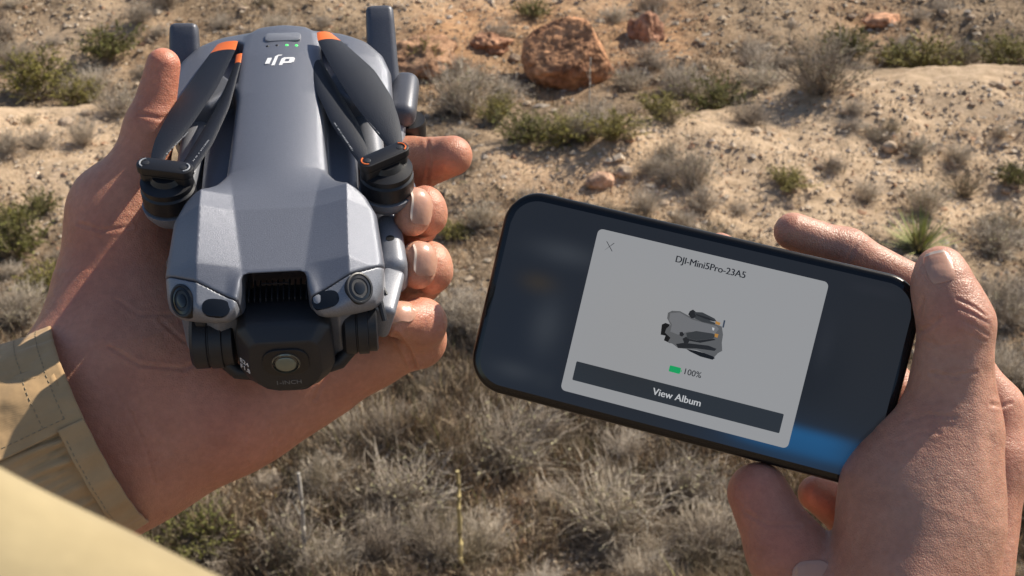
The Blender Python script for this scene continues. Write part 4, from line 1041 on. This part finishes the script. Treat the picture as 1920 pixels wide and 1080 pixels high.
# motors, hub bars and blades of the two upper propellers
def motor(cx, cy, ztop, r, tilt=(0, 0, 1)):
    bm = bmesh.new(); lathe(bm, (cx, cy, ztop - 12.5), tilt, [(r * .90, 0), (r, .8), (r, 6.5), (r * .93, 7.2), (r * .93, 8.2), (r * .97, 8.5), (r * .97, 9.6), (r * .6, 10.4), (r * .5, 12.2)], 40)
    m_ = dl('motor', bm_mesh('motor', bm, [M_black]))
    bm = bmesh.new(); lathe(bm, (cx, cy, ztop - 21), tilt, [(r * .45, 0), (r * .8, 2.5), (r * 1.02, 6.0), (r * 1.06, 8.3), (r * .9, 8.35)], 40)
    dl('motor_mount', bm_mesh('motor_mount', bm, [M_shell2])); return m_
motor(-37.5, -6.5, 1.0, 9.4); motor(38.3, -4.5, 1.0, 9.6)
for cx, cy, ang, prt in ((-37.3, -6.0, math.radians(-15), M_gprint), (37.6, -4.8, math.radians(31), M_orange)):
    Mr = Matrix.Translation((cx, cy, 0)) @ Matrix.Rotation(ang, 4, 'Z')
    bm = bmesh.new(); prism(bm, rrect(-10, -3.2, 10, 3.2, 3.1, 8), 1.8, 4.6, Mr, .5); hubo = dl('propeller_hub', bm_mesh('propeller_hub', bm, [M_black]))
    bm = bmesh.new(); prism(bm, rrect(-9.3, -2.8, 9.3, 2.8, 2.7, 8), -2.6, 1.2, Mr, .4); lathe(bm, (cx, cy, -4.0), (0, 0, 1), [(6.6, 0), (7.4, .8), (7.0, 1.6)], 30); dl('clamp_plate', bm_mesh('clamp_plate', bm, [M_black]))
    for s in (-1, 1):
        bm = bmesh.new(); pc = Mr @ Vector((s * 6.6, 0, 4.6))
        lathe(bm, pc, (0, 0, 1), [(1.15, 0), (1.15, .1), (.9, .18)], 16); o = link('screw', bm_mesh('screw', bm, [M_dark]), hubo); o.location = (0, 0, BASE_Z)
        bm = bmesh.new(); pts = [pc + Mr.to_3x3() @ Vector((2.15 * math.cos(a), 2.15 * math.sin(a), .12)) for a in np.linspace((0 if s > 0 else math.pi) - 1.25, (0 if s > 0 else math.pi) + 1.25, 12)]
        tube(bm, pts, .28, 6); o = link('hub_mark', bm_mesh('hub_mark', bm, [prt]), hubo); o.location = (0, 0, BASE_Z)

def blade(Lp, Rp, z0, z1, camber, twist, name='propeller_blade', zmid=0.0, root=None, tipn=3):
    """closed thin blade between two outlines in mm; tip = first end"""
    def rs(P, n):
        P = np.array(P, float); s = np.concatenate([[0], np.cumsum(np.linalg.norm(np.diff(P, axis=0), axis=1))]); u = np.linspace(0, s[-1], n)
        Q = np.stack([np.interp(u, s, P[:, i]) for i in (0, 1)], 1)
        for _ in range(2): Q[1:-1] = .5 * Q[1:-1] + .25 * (Q[:-2] + Q[2:])
        return Q
    n, m = 40, 11; A = rs(Lp, n); B = rs(Rp, n); u = np.linspace(0, 1, n)
    top = np.zeros((n, m, 3)); bot = np.zeros((n, m, 3))
    for i in range(n):
        z = z0 + (z1 - z0) * u[i] + zmid * math.sin(math.pi * u[i]); wdt = np.linalg.norm(B[i] - A[i]); tw = twist * (1 - .6 * u[i]) 
        for j in range(m):
            v_ = j / (m - 1); p = A[i] * (1 - v_) + B[i] * v_; h_ = camber * wdt * 4 * v_ * (1 - v_) + tw * wdt * (v_ - .5); th_ = .12 + .9 * math.sqrt(max(0, 4 * v_ * (1 - v_))) * (.45 + .55 * (1 - abs(u[i] - .5)))
            top[i, j] = (*p, z + h_ + th_ * .5); bot[i, j] = (*p, z + h_ - th_ * .5)
    def shell_(i0, i1):
        T_ = top[i0:i1 + 1]; B_ = bot[i0:i1 + 1]; k = T_.shape[0]; I = np.arange(k * m).reshape(k, m); q = np.stack([I[:-1, :-1], I[1:, :-1], I[1:, 1:], I[:-1, 1:]], -1).reshape(-1, 4)
        rim = np.concatenate([I[:, 0], I[-1, 1:], I[::-1, -1][1:], I[0, ::-1][1:-1]]); r2 = np.roll(rim, -1); o_ = k * m
        bm = bmesh.new(); vs = [bm.verts.new(p) for p in np.concatenate([T_.reshape(-1, 3), B_.reshape(-1, 3)])]
        for f in np.concatenate([q, q[:, ::-1] + o_, np.stack([rim, r2, r2 + o_, rim + o_], -1)]): bm.faces.new([vs[a_] for a_ in f])
        bmesh.ops.recalc_face_normals(bm, faces=bm.faces); return bm
    bl = dl(name, bm_mesh(name, shell_(tipn, n - 1), [M_blade]))
    tp = link('blade_tip', bm_mesh('blade_tip', shell_(0, tipn), [M_orange]), bl); tp.data.transform(Matrix.Translation((0, 0, BASE_Z)))
    return bl
blade([(-24.5, 73.2), (-27.5, 66), (-34.6, 45), (-39.6, 29.5), (-43.0, 13), (-43.4, 3), (-42.6, -4)], [(-16.2, 71.8), (-16.8, 65.5), (-22.5, 41), (-30.0, 20), (-37.0, 5), (-39.0, 0), (-37.5, -5)], .9, 1.2, .05, .26)
blade([(-17.6, 70.5), (-17.8, 64), (-22.0, 40), (-28.5, 17), (-33.4, 0), (-35.6, -7)], [(-14.8, 70.2), (-15.2, 64), (-18.0, 34), (-22.8, 11), (-28.2, -4), (-31.2, -9)], -3.2, -.8, .06, .30)
blade([(14.2, 76.0), (14.4, 70), (20.0, 50), (27.2, 29.5), (34.6, 12.5), (38.6, 4), (40.5, -1)], [(19.8, 77.0), (25.0, 70), (36.0, 52), (41.9, 34), (44.2, 18), (44.6, 8), (44.5, 1)], 1.4, 1.4, .07, -.20)
blade([(10.8, 70.5), (11.2, 64), (13.6, 42), (19.4, 20), (27.4, 0), (30.0, -6)], [(14.6, 72.0), (15.6, 64.5), (23.2, 40), (29.4, 21), (32.4, 4), (34.0, -4)], -2.8, -.6, .08, -.24)
# tiny printed type lines along the blades
for bx0, by0, bx1, by1, z in ((-31.5, 15.5, -38.0, 3.5, 2.0), (-24.2, 12, -28.8, .5, .8), (29.5, 24, 36.5, 9.5, 2.2), (20.3, 19, 26.6, 2.5, .8)):
    bm = bmesh.new(); a_ = Vector((bx0, by0, z)); d_ = Vector((bx1 - bx0, by1 - by0, 0)); L_ = d_.length; d_.normalize(); s_ = Vector((-d_.y, d_.x, 0)); q = .0
    while q < L_:
        wl = random.uniform(.35, .9)
        if random.random() < .78:
            hh = random.uniform(.35, .6); c_ = a_ + d_ * q
            f = bm.faces.new([bm.verts.new(c_ + d_ * x_ + s_ * y_) for x_, y_ in ((0, 0), (wl * .5, 0), (wl * .5, hh), (0, hh))])
        q += wl
    dl('printed_text', bm_mesh('printed_text', bm, [M_gprint], False))

# folded arms -----------------------------------------------------------
bm = bmesh.new()
for s in (-1, 1): tube(bm, [(s * 36, -4, -16), (s * 33.5, 18, -16.5), (s * 32, 40, -16), (s * 31, 62, -15)], [4.6, 4.8, 5.4, 6.2], 20)
arms = bm_mesh('rear_arm', bm, [M_shell2])
bm = bmesh.new(); tube(bm, [(-36, -4, -16), (-33.5, 18, -16.5), (-32, 40, -16), (-31, 62, -15)], [4.6, 4.8, 5.4, 6.2], 20); dl('rear_arm', bm_mesh('rear_arm', bm, [M_shell2]))
bm = bmesh.new(); tube(bm, [(36, -4, -16), (33.5, 18, -16.5), (32, 40, -16), (31, 62, -15)], [4.6, 4.8, 5.4, 6.2], 20); dl('rear_arm', bm_mesh('rear_arm', bm, [M_shell2]))
def vol_part(name, prims, lo, hi, mat, h=.6, parent=None):
    v_ = Vol(lo, hi, h); v_.A[:] = 6
    for p in prims: v_.cone(*p)
    return dl(name, v_.mesh(name, [mat]), parent)
# front arms folded back along the flanks, with landing legs standing up behind
for s in (1, -1):
    x0 = 41.0 * s if s > 0 else -34.0
    bm = bmesh.new(); tube(bm, [(36 * s, -20, -30), (x0 - 2 * s, 10, -32), (x0, 40, -30), (x0 + 2 * s, 62, -27)], [5, 4.6, 4.8, 5.5], 20); fa = dl('front_arm', bm_mesh('front_arm', bm, [M_shell2]))
    bm = bmesh.new(); xe = 47.0 if s > 0 else -38; rbox(bm, (xe, 63.5, -22.5), (11.5, 28, 11), 4.6, Matrix.Rotation(-.12 * s, 3, 'Z'), 5); o = bm_mesh('arm_end', bm, [M_shell2]); o.transform(Matrix.Translation((0, 0, BASE_Z))); o.materials.clear(); o.materials.append(M_leg); link('arm_end', o, fa)
    if s > 0:
        bm = bmesh.new(); lathe(bm, (xe + 2.0, 57.5, -28), (0, 0, -1), [(6.2, 0), (6.6, 1), (6.6, 8), (6.0, 8.6), (6.0, 10), (4, 14)], 30); dl('motor', bm_mesh('motor', bm, [M_black]))
    # landing leg / antenna
    bm = bmesh.new(); tp = (39.3, 96.5, 0) if s > 0 else (-38.5, 90, -1)
    Mx = Matrix.Translation((0, 0, 0))
    base = Vector((39.5 * s, 72, -22)); top_ = Vector(tp); ax = (top_ - base).normalized(); sd_ = Vector((1, 0, 0)); sd_ = (sd_ - ax * sd_.dot(ax)).normalized(); fr = ax.cross(sd_); Ln = (top_ - base).length
    Mx = Matrix(((sd_.x, fr.x, ax.x, base.x), (sd_.y, fr.y, ax.y, base.y), (sd_.z, fr.z, ax.z, base.z), (0, 0, 0, 1)))
    R_ = []
    for hh, sx, sy in ((0, 6.8, 3.8), (Ln * .3, 6.2, 3.5), (Ln * .8, 5.8, 3.3), (Ln - 1.8, 5.6, 3.2), (Ln - .5, 5.0, 2.6), (Ln, 3.8, 1.7)):
        R_.append([bm.verts.new(Mx @ Vector((x_, y_, hh))) for x_, y_ in rrect(-sx, -sy, sx, sy, min(sx, sy) * .75, 5)])
    for a_, b2_ in zip(R_, R_[1:]):
        for i in range(len(a_)): bm.faces.new((a_[i], a_[(i + 1) % len(a_)], b2_[(i + 1) % len(a_)], b2_[i]))
    bm.faces.new(R_[0][::-1]); bm.faces.new(R_[-1]); dl('landing_leg', bm_mesh('landing_leg', bm, [M_leg]))
# hinge pieces on the right flank
bm = bmesh.new(); rbox(bm, (38.6, -20, -29), (9.5, 29, 17), 4.4, Matrix.Rotation(.06, 3, 'Z'), 5); dl('arm_hinge', bm_mesh('arm_hinge', bm, [M_shell2]))
bm = bmesh.new(); lathe(bm, (38.4, -21, -20.9), (0, 0, 1), [(1.5, 0), (1.5, .45), (1.0, .5)], 18); dl('screw_hole', bm_mesh('screw_hole', bm, [M_black]))
bm = bmesh.new(); rbox(bm, (35.6, -43.5, -30), (8, 21, 15), 2.2, Matrix.Rotation(-.22, 3, 'Z') @ Matrix.Rotation(.25, 3, 'Y'), 4); dl('flank_panel', bm_mesh('flank_panel', bm, [M_shell2]))

# the gimbal camera -----------------------------------------------------------
def chamfer_block(name, sections, mat, n=6, parent=None):
    """loft of rounded rectangles in the x-z plane along y: (y, cx, cz, hx, hz, r)"""
    bm = bmesh.new(); R_ = []
    for y_, cx, cz, hx, hz, r in sections: R_.append([bm.verts.new((cx + a_, y_, cz + c_)) for a_, c_ in rrect(-hx, -hz, hx, hz, r, n)])
    for a_, b2_ in zip(R_, R_[1:]):
        for i in range(len(a_)): bm.faces.new((a_[i], b2_[i], b2_[(i + 1) % len(a_)], a_[(i + 1) % len(a_)]))
    bm.faces.new(R_[0]); bm.faces.new(R_[-1][::-1]); bmesh.ops.recalc_face_normals(bm, faces=bm.faces)
    return dl(name, bm_mesh(name, bm, [mat]), parent)
GZ0, GS = -2.2, 1.07
HP = [(13.0, -16.0), (16.0, -18.5), (16.6, -26), (16.6, -35), (14.6, -40), (11.0, -44.0), (6.0, -45.8), (-2.6, -45.8), (-7.6, -44.0), (-11.2, -40), (-13.2, -35), (-13.2, -26), (-12.6, -18.5), (-9.6, -16.0)]
def housing(secs):
    bm = bmesh.new(); R_ = []
    for y_, sx, sz, dz in secs: R_.append([bm.verts.new((1.7 + (a_ - 1.7) * sx * GS, y_, GZ0 - 30.5 + dz + (c_ + 30.5) * sz * GS)) for a_, c_ in HP])
    for a_, b2_ in zip(R_, R_[1:]):
        for i in range(len(a_)): bm.faces.new((a_[i], b2_[i], b2_[(i + 1) % len(a_)], a_[(i + 1) % len(a_)]))
    bm.faces.new(R_[0]); bm.faces.new(R_[-1][::-1]); bmesh.ops.recalc_face_normals(bm, faces=bm.faces)
    es = [e for e in bm.edges if len(e.link_faces) == 2 and e.calc_face_angle(0) > .35]; bmesh.ops.bevel(bm, geom=es, offset=.7, segments=2, profile=.5, affect='EDGES'); return bm
cb = dl('camera_housing', bm_mesh('camera_housing', housing([(-42, .8, .8, 0), (-48, .96, .95, 0), (-62, 1, 1, 0), (-63.6, .99, .985, 0), (-68.2, .74, .76, .3), (-68.7, .71, .73, .3)]), [M_dark]))
bm = bmesh.new()
lz = -29.6
for (hx, hz, y0_) in ((7.3, 6.2, -68.5),): pass
def yplate(poly, y0_, y1_, M=Matrix()):
    prism(bm, poly, y0_, y1_, M)
MY = Matrix(((1, 0, 0, 0), (0, 0, -1, 0), (0, 1, 0, 0), (0, 0, 0, 1)))      # x,z plane, extruded towards -y
bm = bmesh.new(); prism(bm, rrect(1.9 - 7.6, lz - 6.3, 1.9 + 7.6, lz + 6.0, 5.0, 8), 68.0, 69.5, MY, .35); lw = dl('lens_surround', bm_mesh('lens_surround', bm, [M_black]))
def dsub(name, bm, mats, parent, smooth=True):
    me = bm_mesh(name, bm, mats, smooth); me.transform(Matrix.Translation((0, 0, BASE_Z))); return link(name, me, parent)
bm = bmesh.new(); lathe(bm, (1.9, -69.4, lz), (0, -1, 0), [(4.7, 0), (4.7, .5), (4.3, .8), (4.0, .2), (3.9, .1), (3.2, .5), (2.2, 1.0), (1.0, 1.25), (.3, 1.3)], 36); dsub('camera_lens', bm, [M_green2], lw)
bm = bmesh.new(); lathe(bm, (1.9, -69.3, lz), (0, -1, 0), [(5.0, 0), (5.0, .3), (4.75, .35)], 36); dsub('lens_ring', bm, [M_dark], lw)
bm = bmesh.new(); lathe(bm, (1.9, -70.3, lz), (0, -1, 0), [(3.4, 0), (3.2, .25), (2.0, .6), (.4, .75)], 28); dsub('lens_glare', bm, [M_glare], lw)  # pale disc added to stand for the reflection in the glass
for i in range(12):   # cooling ribs on top of the camera
    bm = bmesh.new(); rbox(bm, (-9.3 + 1.9 * i, -49.5, -15.6), (.55, 9, 1.6), .2); dl('cooling_rib', bm_mesh('cooling_rib', bm, [M_dark]))
chamfer_block('sensor_dome', [(-52, 3.0, -46.5, 7.5, 5, 4.5), (-59, 3.0, -47.5, 7.5, 5.0, 4.8), (-62.5, 3.0, -47.5, 6.2, 4.0, 3.9)], M_dark)
# side motors of the gimbal and its yoke
for s, x0, x1, yy, zz in ((-1, -30.0, -15.5, -53.5, -33.5), (1, 20.5, 32.5, -52, -32)):
    bm = bmesh.new(); L_ = abs(x1 - x0); lathe(bm, (x0, yy, zz), (1, 0, 0), [(8.2, 0), (9.6, 1.2), (9.6, L_ * .38), (9.1, L_ * .4), (9.1, L_ * .43), (9.8, L_ * .45), (9.8, L_ * .72), (9.0, L_ * .74), (9.0, L_ * .96), (8.2, L_)], 40); dl('gimbal_motor', bm_mesh('gimbal_motor', bm, [M_dark]))
    bm = bmesh.new(); xm = x0 + L_ * (.3 if s < 0 else .6); rbox(bm, (xm, yy + 6, zz + 11), (4.2, 15, 12), 1.4, Matrix.Rotation(-.5, 3, 'X')); dl('gimbal_bracket', bm_mesh('gimbal_bracket', bm, [M_dark]))
bm = bmesh.new(); tube(bm, [(-20, -58, -39), (-16, -60, -43), (-7, -60, -45), (9, -60, -45), (19, -59, -42), (24, -56, -37)], 2.6, 12); dl('gimbal_yoke', bm_mesh('gimbal_yoke', bm, [M_dark]))
bm = bmesh.new(); tube(bm, [(30, -47, -14), (33.5, -53, -18), (35, -58, -24)], [1.0, 1.2, 1.0], 8); tube(bm, [(33, -46, -14), (36, -52, -18)], [.7, .7], 8); dl('cable', bm_mesh('cable', bm, [M_dark]))

def text_mesh(body, size, depth=0.0, align='CENTER', bold=0.0, sp=1.0):
    cu = bpy.data.curves.new('lettering', 'FONT'); cu.body = body; cu.size = size; cu.align_x = align; cu.align_y = 'CENTER'; cu.extrude = depth; cu.offset = bold; cu.space_character = sp; cu.resolution_u = 4
    ob = bpy.data.objects.new('lettering', cu); COL.objects.link(ob); dg = bpy.context.evaluated_depsgraph_get(); me = bpy.data.meshes.new_from_object(ob.evaluated_get(dg)); bpy.data.objects.remove(ob); bpy.data.curves.remove(cu); return me
def dtext(body, size, x, z, y, mat, name='lettering', rot=0.0):
    me = text_mesh(body, size, .04, bold=.02); me.materials.clear(); me.materials.append(mat)
    me.transform(Matrix.Translation((x, y, z + BASE_Z)) @ Matrix.Rotation(math.radians(90) , 4, 'X') @ Matrix.Rotation(rot, 4, 'Z')); return link(name, me, cb)
dtext('1-INCH', 2.7, 1.9, -40.2, -68.78, M_dprint)
def dtext2(body, size, p, mat):
    me = text_mesh(body, size, .04, bold=.03); me.materials.clear(); me.materials.append(mat); ang = math.radians(38)
    me.transform(Matrix.Translation((p[0], p[1], p[2] + BASE_Z)) @ Matrix.Rotation(-math.radians(46), 4, 'Z') @ Matrix.Rotation(math.radians(90), 4, 'X')); return link('lettering', me, cb)
dtext2('E24', 2.9, (-12.0, -66.2, -32.0), M_white); dtext2('F1.8', 2.9, (-12.0, -66.2, -35.0), M_white)

# ------------------------------------------------------------------ the phone
PW, PH_, PT = .147, .073, .0085
cor = [(967.2, 361), (1743.1, 519.3), (1631, 911), (871, 732)]; oc = [(-PW / 2, PH_ / 2), (PW / 2, PH_ / 2), (PW / 2, -PH_ / 2), (-PW / 2, -PH_ / 2)]
A_ = []
for (Xo, Yo), (xp, yp) in zip(oc, cor):
    u_ = (xp - 960) / FPX; v_ = (540 - yp) / FPX
    A_ += [[Xo, Yo, 1, 0, 0, 0, -u_ * Xo, -u_ * Yo, -u_], [0, 0, 0, Xo, Yo, 1, -v_ * Xo, -v_ * Yo, -v_]]
hm = np.linalg.svd(np.array(A_))[2][-1].reshape(3, 3); hm = hm if hm[2, 2] > 0 else -hm
hm = hm / ((np.linalg.norm(hm[:, 0]) + np.linalg.norm(hm[:, 1])) / 2)
r1, r2, tt_ = hm[:, 0] * [1, 1, -1], hm[:, 1] * [1, 1, -1], hm[:, 2] * [1, 1, -1]
U_, _, Vt_ = np.linalg.svd(np.stack([r1, r2], 1)); R12 = U_[:, :2] @ Vt_[:2]
RP3 = np.stack([R12[:, 0], R12[:, 1], np.cross(R12[:, 0], R12[:, 1])], 1)
PM = Matrix.Identity(4)
for i in range(3):
    for j in range(3): PM[i][j] = RP3[i, j]
    PM[i][3] = tt_[i]
PM = MC @ PM
phone = empty('smartphone', PM)
tag(phone, 'dark smartphone held sideways showing a grey pop-up card with a drone picture', 'phone')
def ph(px, py):
    r_ = RP3.T @ np.array([(px - 960) / FPX, (540 - py) / FPX, -1]); o_ = RP3.T @ (-tt_); t_ = -o_[2] / r_[2]; p = o_ + r_ * t_; return (p[0], p[1])
M_frame = material('phone_frame', (.035, .033, .032), .30, metal=.8, bump=.02, bscale=300)
M_bezel = material('phone_bezel', (.003, .003, .004), .08, spec=.5)
M_ui = {}
def ui(name, col, e=1.0):
    """a lit screen colour"""
    m = material(name, tuple(c_ * .02 for c_ in col), .18, spec=.35, emit=col, estr=e * .69); return m
bm = bmesh.new()
outl = rrect(-PW / 2, -PH_ / 2, PW / 2, PH_ / 2, .0125, 12)
def inset(k): return rrect(-PW / 2 + k, -PH_ / 2 + k, PW / 2 - k, PH_ / 2 - k, .0125 - k, 12)
prof = [(.0014, -PT), (.0002, -PT + .0006), (-.0005, -PT + .0018), (-.0005, -.0018), (0, -.0006), (.0008, -.0001)]
R_ = [[bm.verts.new((x_, y_, z_)) for x_, y_ in inset(k)] for k, z_ in prof]
for a_, b2_ in zip(R_, R_[1:]):
    for i in range(len(a_)): bm.faces.new((a_[i], a_[(i + 1) % len(a_)], b2_[(i + 1) % len(a_)], b2_[i]))
bm.faces.new(R_[0][::-1]); bm.faces.new(R_[-1]); link('phone_frame', bm_mesh('phone_frame', bm, [M_frame]), phone)
bm = bmesh.new(); prism(bm, inset(.0011), -.0004, .0002, bev=.0001); bez = link('screen_bezel', bm_mesh('screen_bezel', bm, [M_bezel]), phone)
# screen: grid with its picture colours
sx0, sy0, sx1, sy1 = -PW / 2 + .0026, -PH_ / 2 + .0026, PW / 2 - .0026, PH_ / 2 - .0026
def srgb(c): return tuple(((v_ / 255 + .055) / 1.055) ** 2.4 if v_ > 10 else v_ / 255 / 12.92 for v_ in c)
nu_, nv_ = 150, 76; UU, VV = np.meshgrid(np.linspace(0, 1, nu_), np.linspace(0, 1, nv_), indexing='ij')
# rounded outline by squeezing the rows near the ends
XX = sx0 + (sx1 - sx0) * UU; YY = sy0 + (sy1 - sy0) * VV; rc = .0098
dx_ = np.minimum(XX - sx0, sx1 - XX); cut = np.where(dx_ < rc, rc - np.sqrt(np.maximum(rc ** 2 - (rc - dx_) ** 2, 0)), 0)
hy = (sy1 - sy0) / 2 - cut; YY = (YY / ((sy1 - sy0) / 2)) * hy
colr = np.tile(np.array(srgb((40, 43, 49))), (nu_, nv_, 1))
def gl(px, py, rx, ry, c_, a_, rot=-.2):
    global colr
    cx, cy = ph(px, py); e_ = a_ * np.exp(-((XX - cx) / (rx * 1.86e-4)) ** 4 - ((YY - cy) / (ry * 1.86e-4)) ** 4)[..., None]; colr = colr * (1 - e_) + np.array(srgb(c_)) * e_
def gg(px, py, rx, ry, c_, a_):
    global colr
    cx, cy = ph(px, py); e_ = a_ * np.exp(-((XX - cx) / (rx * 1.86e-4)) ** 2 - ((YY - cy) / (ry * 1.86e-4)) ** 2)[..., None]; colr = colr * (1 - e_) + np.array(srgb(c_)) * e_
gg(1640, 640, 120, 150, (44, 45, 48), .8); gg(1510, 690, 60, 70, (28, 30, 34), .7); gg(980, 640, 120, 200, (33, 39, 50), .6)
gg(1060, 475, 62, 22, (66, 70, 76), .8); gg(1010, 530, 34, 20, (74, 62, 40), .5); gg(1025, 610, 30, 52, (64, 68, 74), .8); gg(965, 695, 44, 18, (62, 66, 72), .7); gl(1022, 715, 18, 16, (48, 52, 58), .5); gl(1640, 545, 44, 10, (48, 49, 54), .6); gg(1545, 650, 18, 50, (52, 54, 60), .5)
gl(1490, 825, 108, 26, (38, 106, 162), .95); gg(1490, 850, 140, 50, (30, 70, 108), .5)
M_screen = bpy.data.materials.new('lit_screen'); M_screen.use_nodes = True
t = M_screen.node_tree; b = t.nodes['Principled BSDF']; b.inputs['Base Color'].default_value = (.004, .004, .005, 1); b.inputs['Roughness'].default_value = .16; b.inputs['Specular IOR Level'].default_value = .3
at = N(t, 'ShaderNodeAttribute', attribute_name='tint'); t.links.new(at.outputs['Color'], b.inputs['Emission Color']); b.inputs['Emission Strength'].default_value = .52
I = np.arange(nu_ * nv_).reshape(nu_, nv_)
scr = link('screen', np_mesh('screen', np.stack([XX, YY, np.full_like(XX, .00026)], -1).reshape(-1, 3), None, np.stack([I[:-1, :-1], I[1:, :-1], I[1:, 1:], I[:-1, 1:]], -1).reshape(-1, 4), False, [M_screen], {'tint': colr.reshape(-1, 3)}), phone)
def flat(name, polys, z, mat, parent=scr):
    bm = bmesh.new()
    for P in polys:
        f = bm.faces.new([bm.verts.new((x_, y_, z)) for x_, y_ in P]); f.normal_update()
        if f.normal.z < 0: f.normal_flip()
    return link(name, bm_mesh(name, bm, [mat], False), parent)
M_card = ui('card_light', srgb((152, 153, 155))); M_btn = ui('button_dark', srgb((42, 46, 51))); M_ink = ui('ink', srgb((28, 30, 34))); M_wht = ui('screen_white', srgb((190, 192, 194))); M_grn = ui('battery_green', srgb((20, 158, 92)))
ctl, cbr = ph(1125, 435), ph(1480, 833); cx0 = (ph(1125, 435)[0] + ph(1045, 738)[0]) / 2; cx1 = (ph(1555, 523)[0] + ph(1480, 833)[0]) / 2; cy1 = (ph(1125, 435)[1] + ph(1555, 523)[1]) / 2; cy0 = (ph(1480, 833)[1] + ph(1045, 738)[1]) / 2
card = flat('pop_up_card', [rrect(cx0, cy0, cx1, cy1, .0018)], .00032, M_card)
bx0 = ph(1076, 700)[0]; bx1 = ph(1467, 788)[0]; by1 = (ph(1080, 683)[1] + ph(1471, 770)[1]) / 2; by0 = (ph(1463, 807)[1] + ph(1071, 717)[1]) / 2
flat('button_bar', [rrect(bx0, by0, bx1, by1, .0004)], .00037, M_btn)
def ptext(body, px, py, size, mat, z, bold=.0, sp=1.0):
    me = text_mesh(body, size, 0, bold=0, sp=sp)
    b0 = bmesh.new()
    for dx_ in ((0, .02, .04) if body != '100%' else (0, .015)): me.transform(Matrix.Translation((size * dx_ if dx_ == 0 else size * .02, 0, .00001))); b0.from_mesh(me)
    b0.to_mesh(me); b0.free(); me.materials.clear(); me.materials.append(mat); x_, y_ = ph(px, py); me.transform(Matrix.Translation((x_, y_, z))); return link('lettering', me, scr)
ptext('DJI-Mini5Pro-23A5', 1332, 501, .00330, M_ink, .00037, .0, .98)
ptext('100%', 1298, 700, .0030, M_ink, .00037, .0)
ptext('View Album', 1269, 745, .0035, M_wht, .00042, .0)
xc, yc = ph(1143, 462); k_ = .00150; wq = .00030
flat('close_cross', [[(xc - k_, yc - k_ - wq), (xc - k_ + wq, yc - k_), (xc + k_, yc + k_ - 0), (xc + k_ - wq, yc + k_ + 0)], [(xc - k_, yc + k_), (xc - k_ + wq, yc + k_), (xc + k_, yc - k_), (xc + k_ - wq, yc - k_)]], .00037, M_ink)
gx0, gy0 = ph(1255, 695); gx1, gy1 = ph(1276, 691)
bxc, byc = ph(1266, 693)
flat('battery_icon', [rrect(bxc - .0021, byc - .0011, bxc + .0019, byc + .0011, .0003, 2), rrect(bxc + .0020, byc - .0004, bxc + .0023, byc + .0004, .0001, 1)], .00037, M_grn)
# picture of the folded drone on the card (flat, printed on the screen)
def zp(L): return [ph(1040 + x_ / 2.635, 430 + y_ / 2.635) for x_, y_ in L]
g1 = ui('picture_grey', srgb((92, 93, 95))); g2 = ui('picture_dark', srgb((34, 34, 36))); g3 = ui('picture_black', srgb((16, 16, 18))); g4 = ui('picture_blade', srgb((56, 58, 60))); g5 = ui('picture_amber', srgb((176, 128, 62))); g6 = ui('picture_light', srgb((112, 113, 116)))
flat('picture_shadow', [zp([(548, 462), (570, 470), (556, 500), (575, 525), (600, 560), (570, 562), (540, 548), (548, 525), (524, 520), (530, 470)]), zp([(650, 590), (700, 600), (780, 622), (792, 636), (780, 644), (720, 628), (670, 604)])], .00036, g3)
flat('picture_body', [zp([(560, 412), (580, 402), (620, 404), (665, 428), (700, 442), (780, 462), (826, 480), (832, 520), (826, 560), (828, 600), (806, 612), (790, 630), (700, 596), (610, 586), (584, 566), (560, 556), (572, 535), (545, 510), (552, 490), (572, 472), (562, 450), (556, 440)])], .00038, g1)
flat('picture_top', [zp([(572, 414), (618, 410), (680, 446), (800, 478), (812, 492), (790, 518), (660, 505), (610, 520), (572, 505), (580, 470), (566, 446)])], .00040, g6)
flat('picture_arms', [zp([(600, 566), (640, 560), (760, 574), (800, 590), (790, 600), (700, 588), (610, 586)]), zp([(618, 508), (632, 506), (640, 520), (630, 530), (618, 524)]), zp([(632, 540), (650, 530), (668, 545), (660, 562), (640, 560)]), zp([(660, 420), (668, 404), (684, 396), (698, 408), (700, 436), (676, 440)])], .00042, g2)
flat('picture_blades', [zp([(690, 408), (730, 410), (790, 440), (802, 456), (760, 450), (700, 432)]), zp([(694, 430), (740, 442), (796, 462), (790, 470), (730, 458), (694, 440)]), zp([(650, 512), (700, 502), (780, 514), (800, 524), (780, 540), (700, 548), (655, 538)])], .00044, g4)
flat('picture_blade_edges', [zp([(652, 538), (700, 549), (786, 540), (796, 546), (720, 560), (664, 550)]), zp([(700, 418), (760, 436), (790, 452), (786, 455), (740, 440), (700, 424)])], .00045, g2)
flat('picture_tips', [zp([(796, 452), (820, 462), (814, 474), (794, 466)]), zp([(792, 514), (810, 518), (804, 536), (790, 530)])], .00047, g5)
flat('picture_leg', [zp([(836, 448), (844, 450), (836, 486), (828, 484)])], .00046, ui('picture_blue', srgb((58, 68, 84))))
flat('picture_mark', [zp([(778, 484), (790, 487), (787, 500), (780, 498)])], .00045, M_wht)
# side buttons on the lower edge
for pxa, pxb in ((1015, 1045), (1073, 1132), (1146, 1208)):
    xa = ph(pxa, 790)[0]; xb = ph(pxb, 800)[0]; bm = bmesh.new(); rbox(bm, ((xa + xb) / 2, -PH_ / 2 - .0002, -PT * .5), (xb - xa, .0012, .0026), .0005); link('side_button', bm_mesh('side_button', bm, [M_frame]), phone)
bm = bmesh.new()
for cxl, cyl in ((-.060, .023), (-.060, -.002), (-.040, .011)): lathe(bm, (cxl, cyl, -PT), (0, 0, -1), [(.0080, 0), (.0080, .0020), (.0072, .0026)], 28)
link('rear_camera', bm_mesh('rear_camera', bm, [M_bezel]), phone)
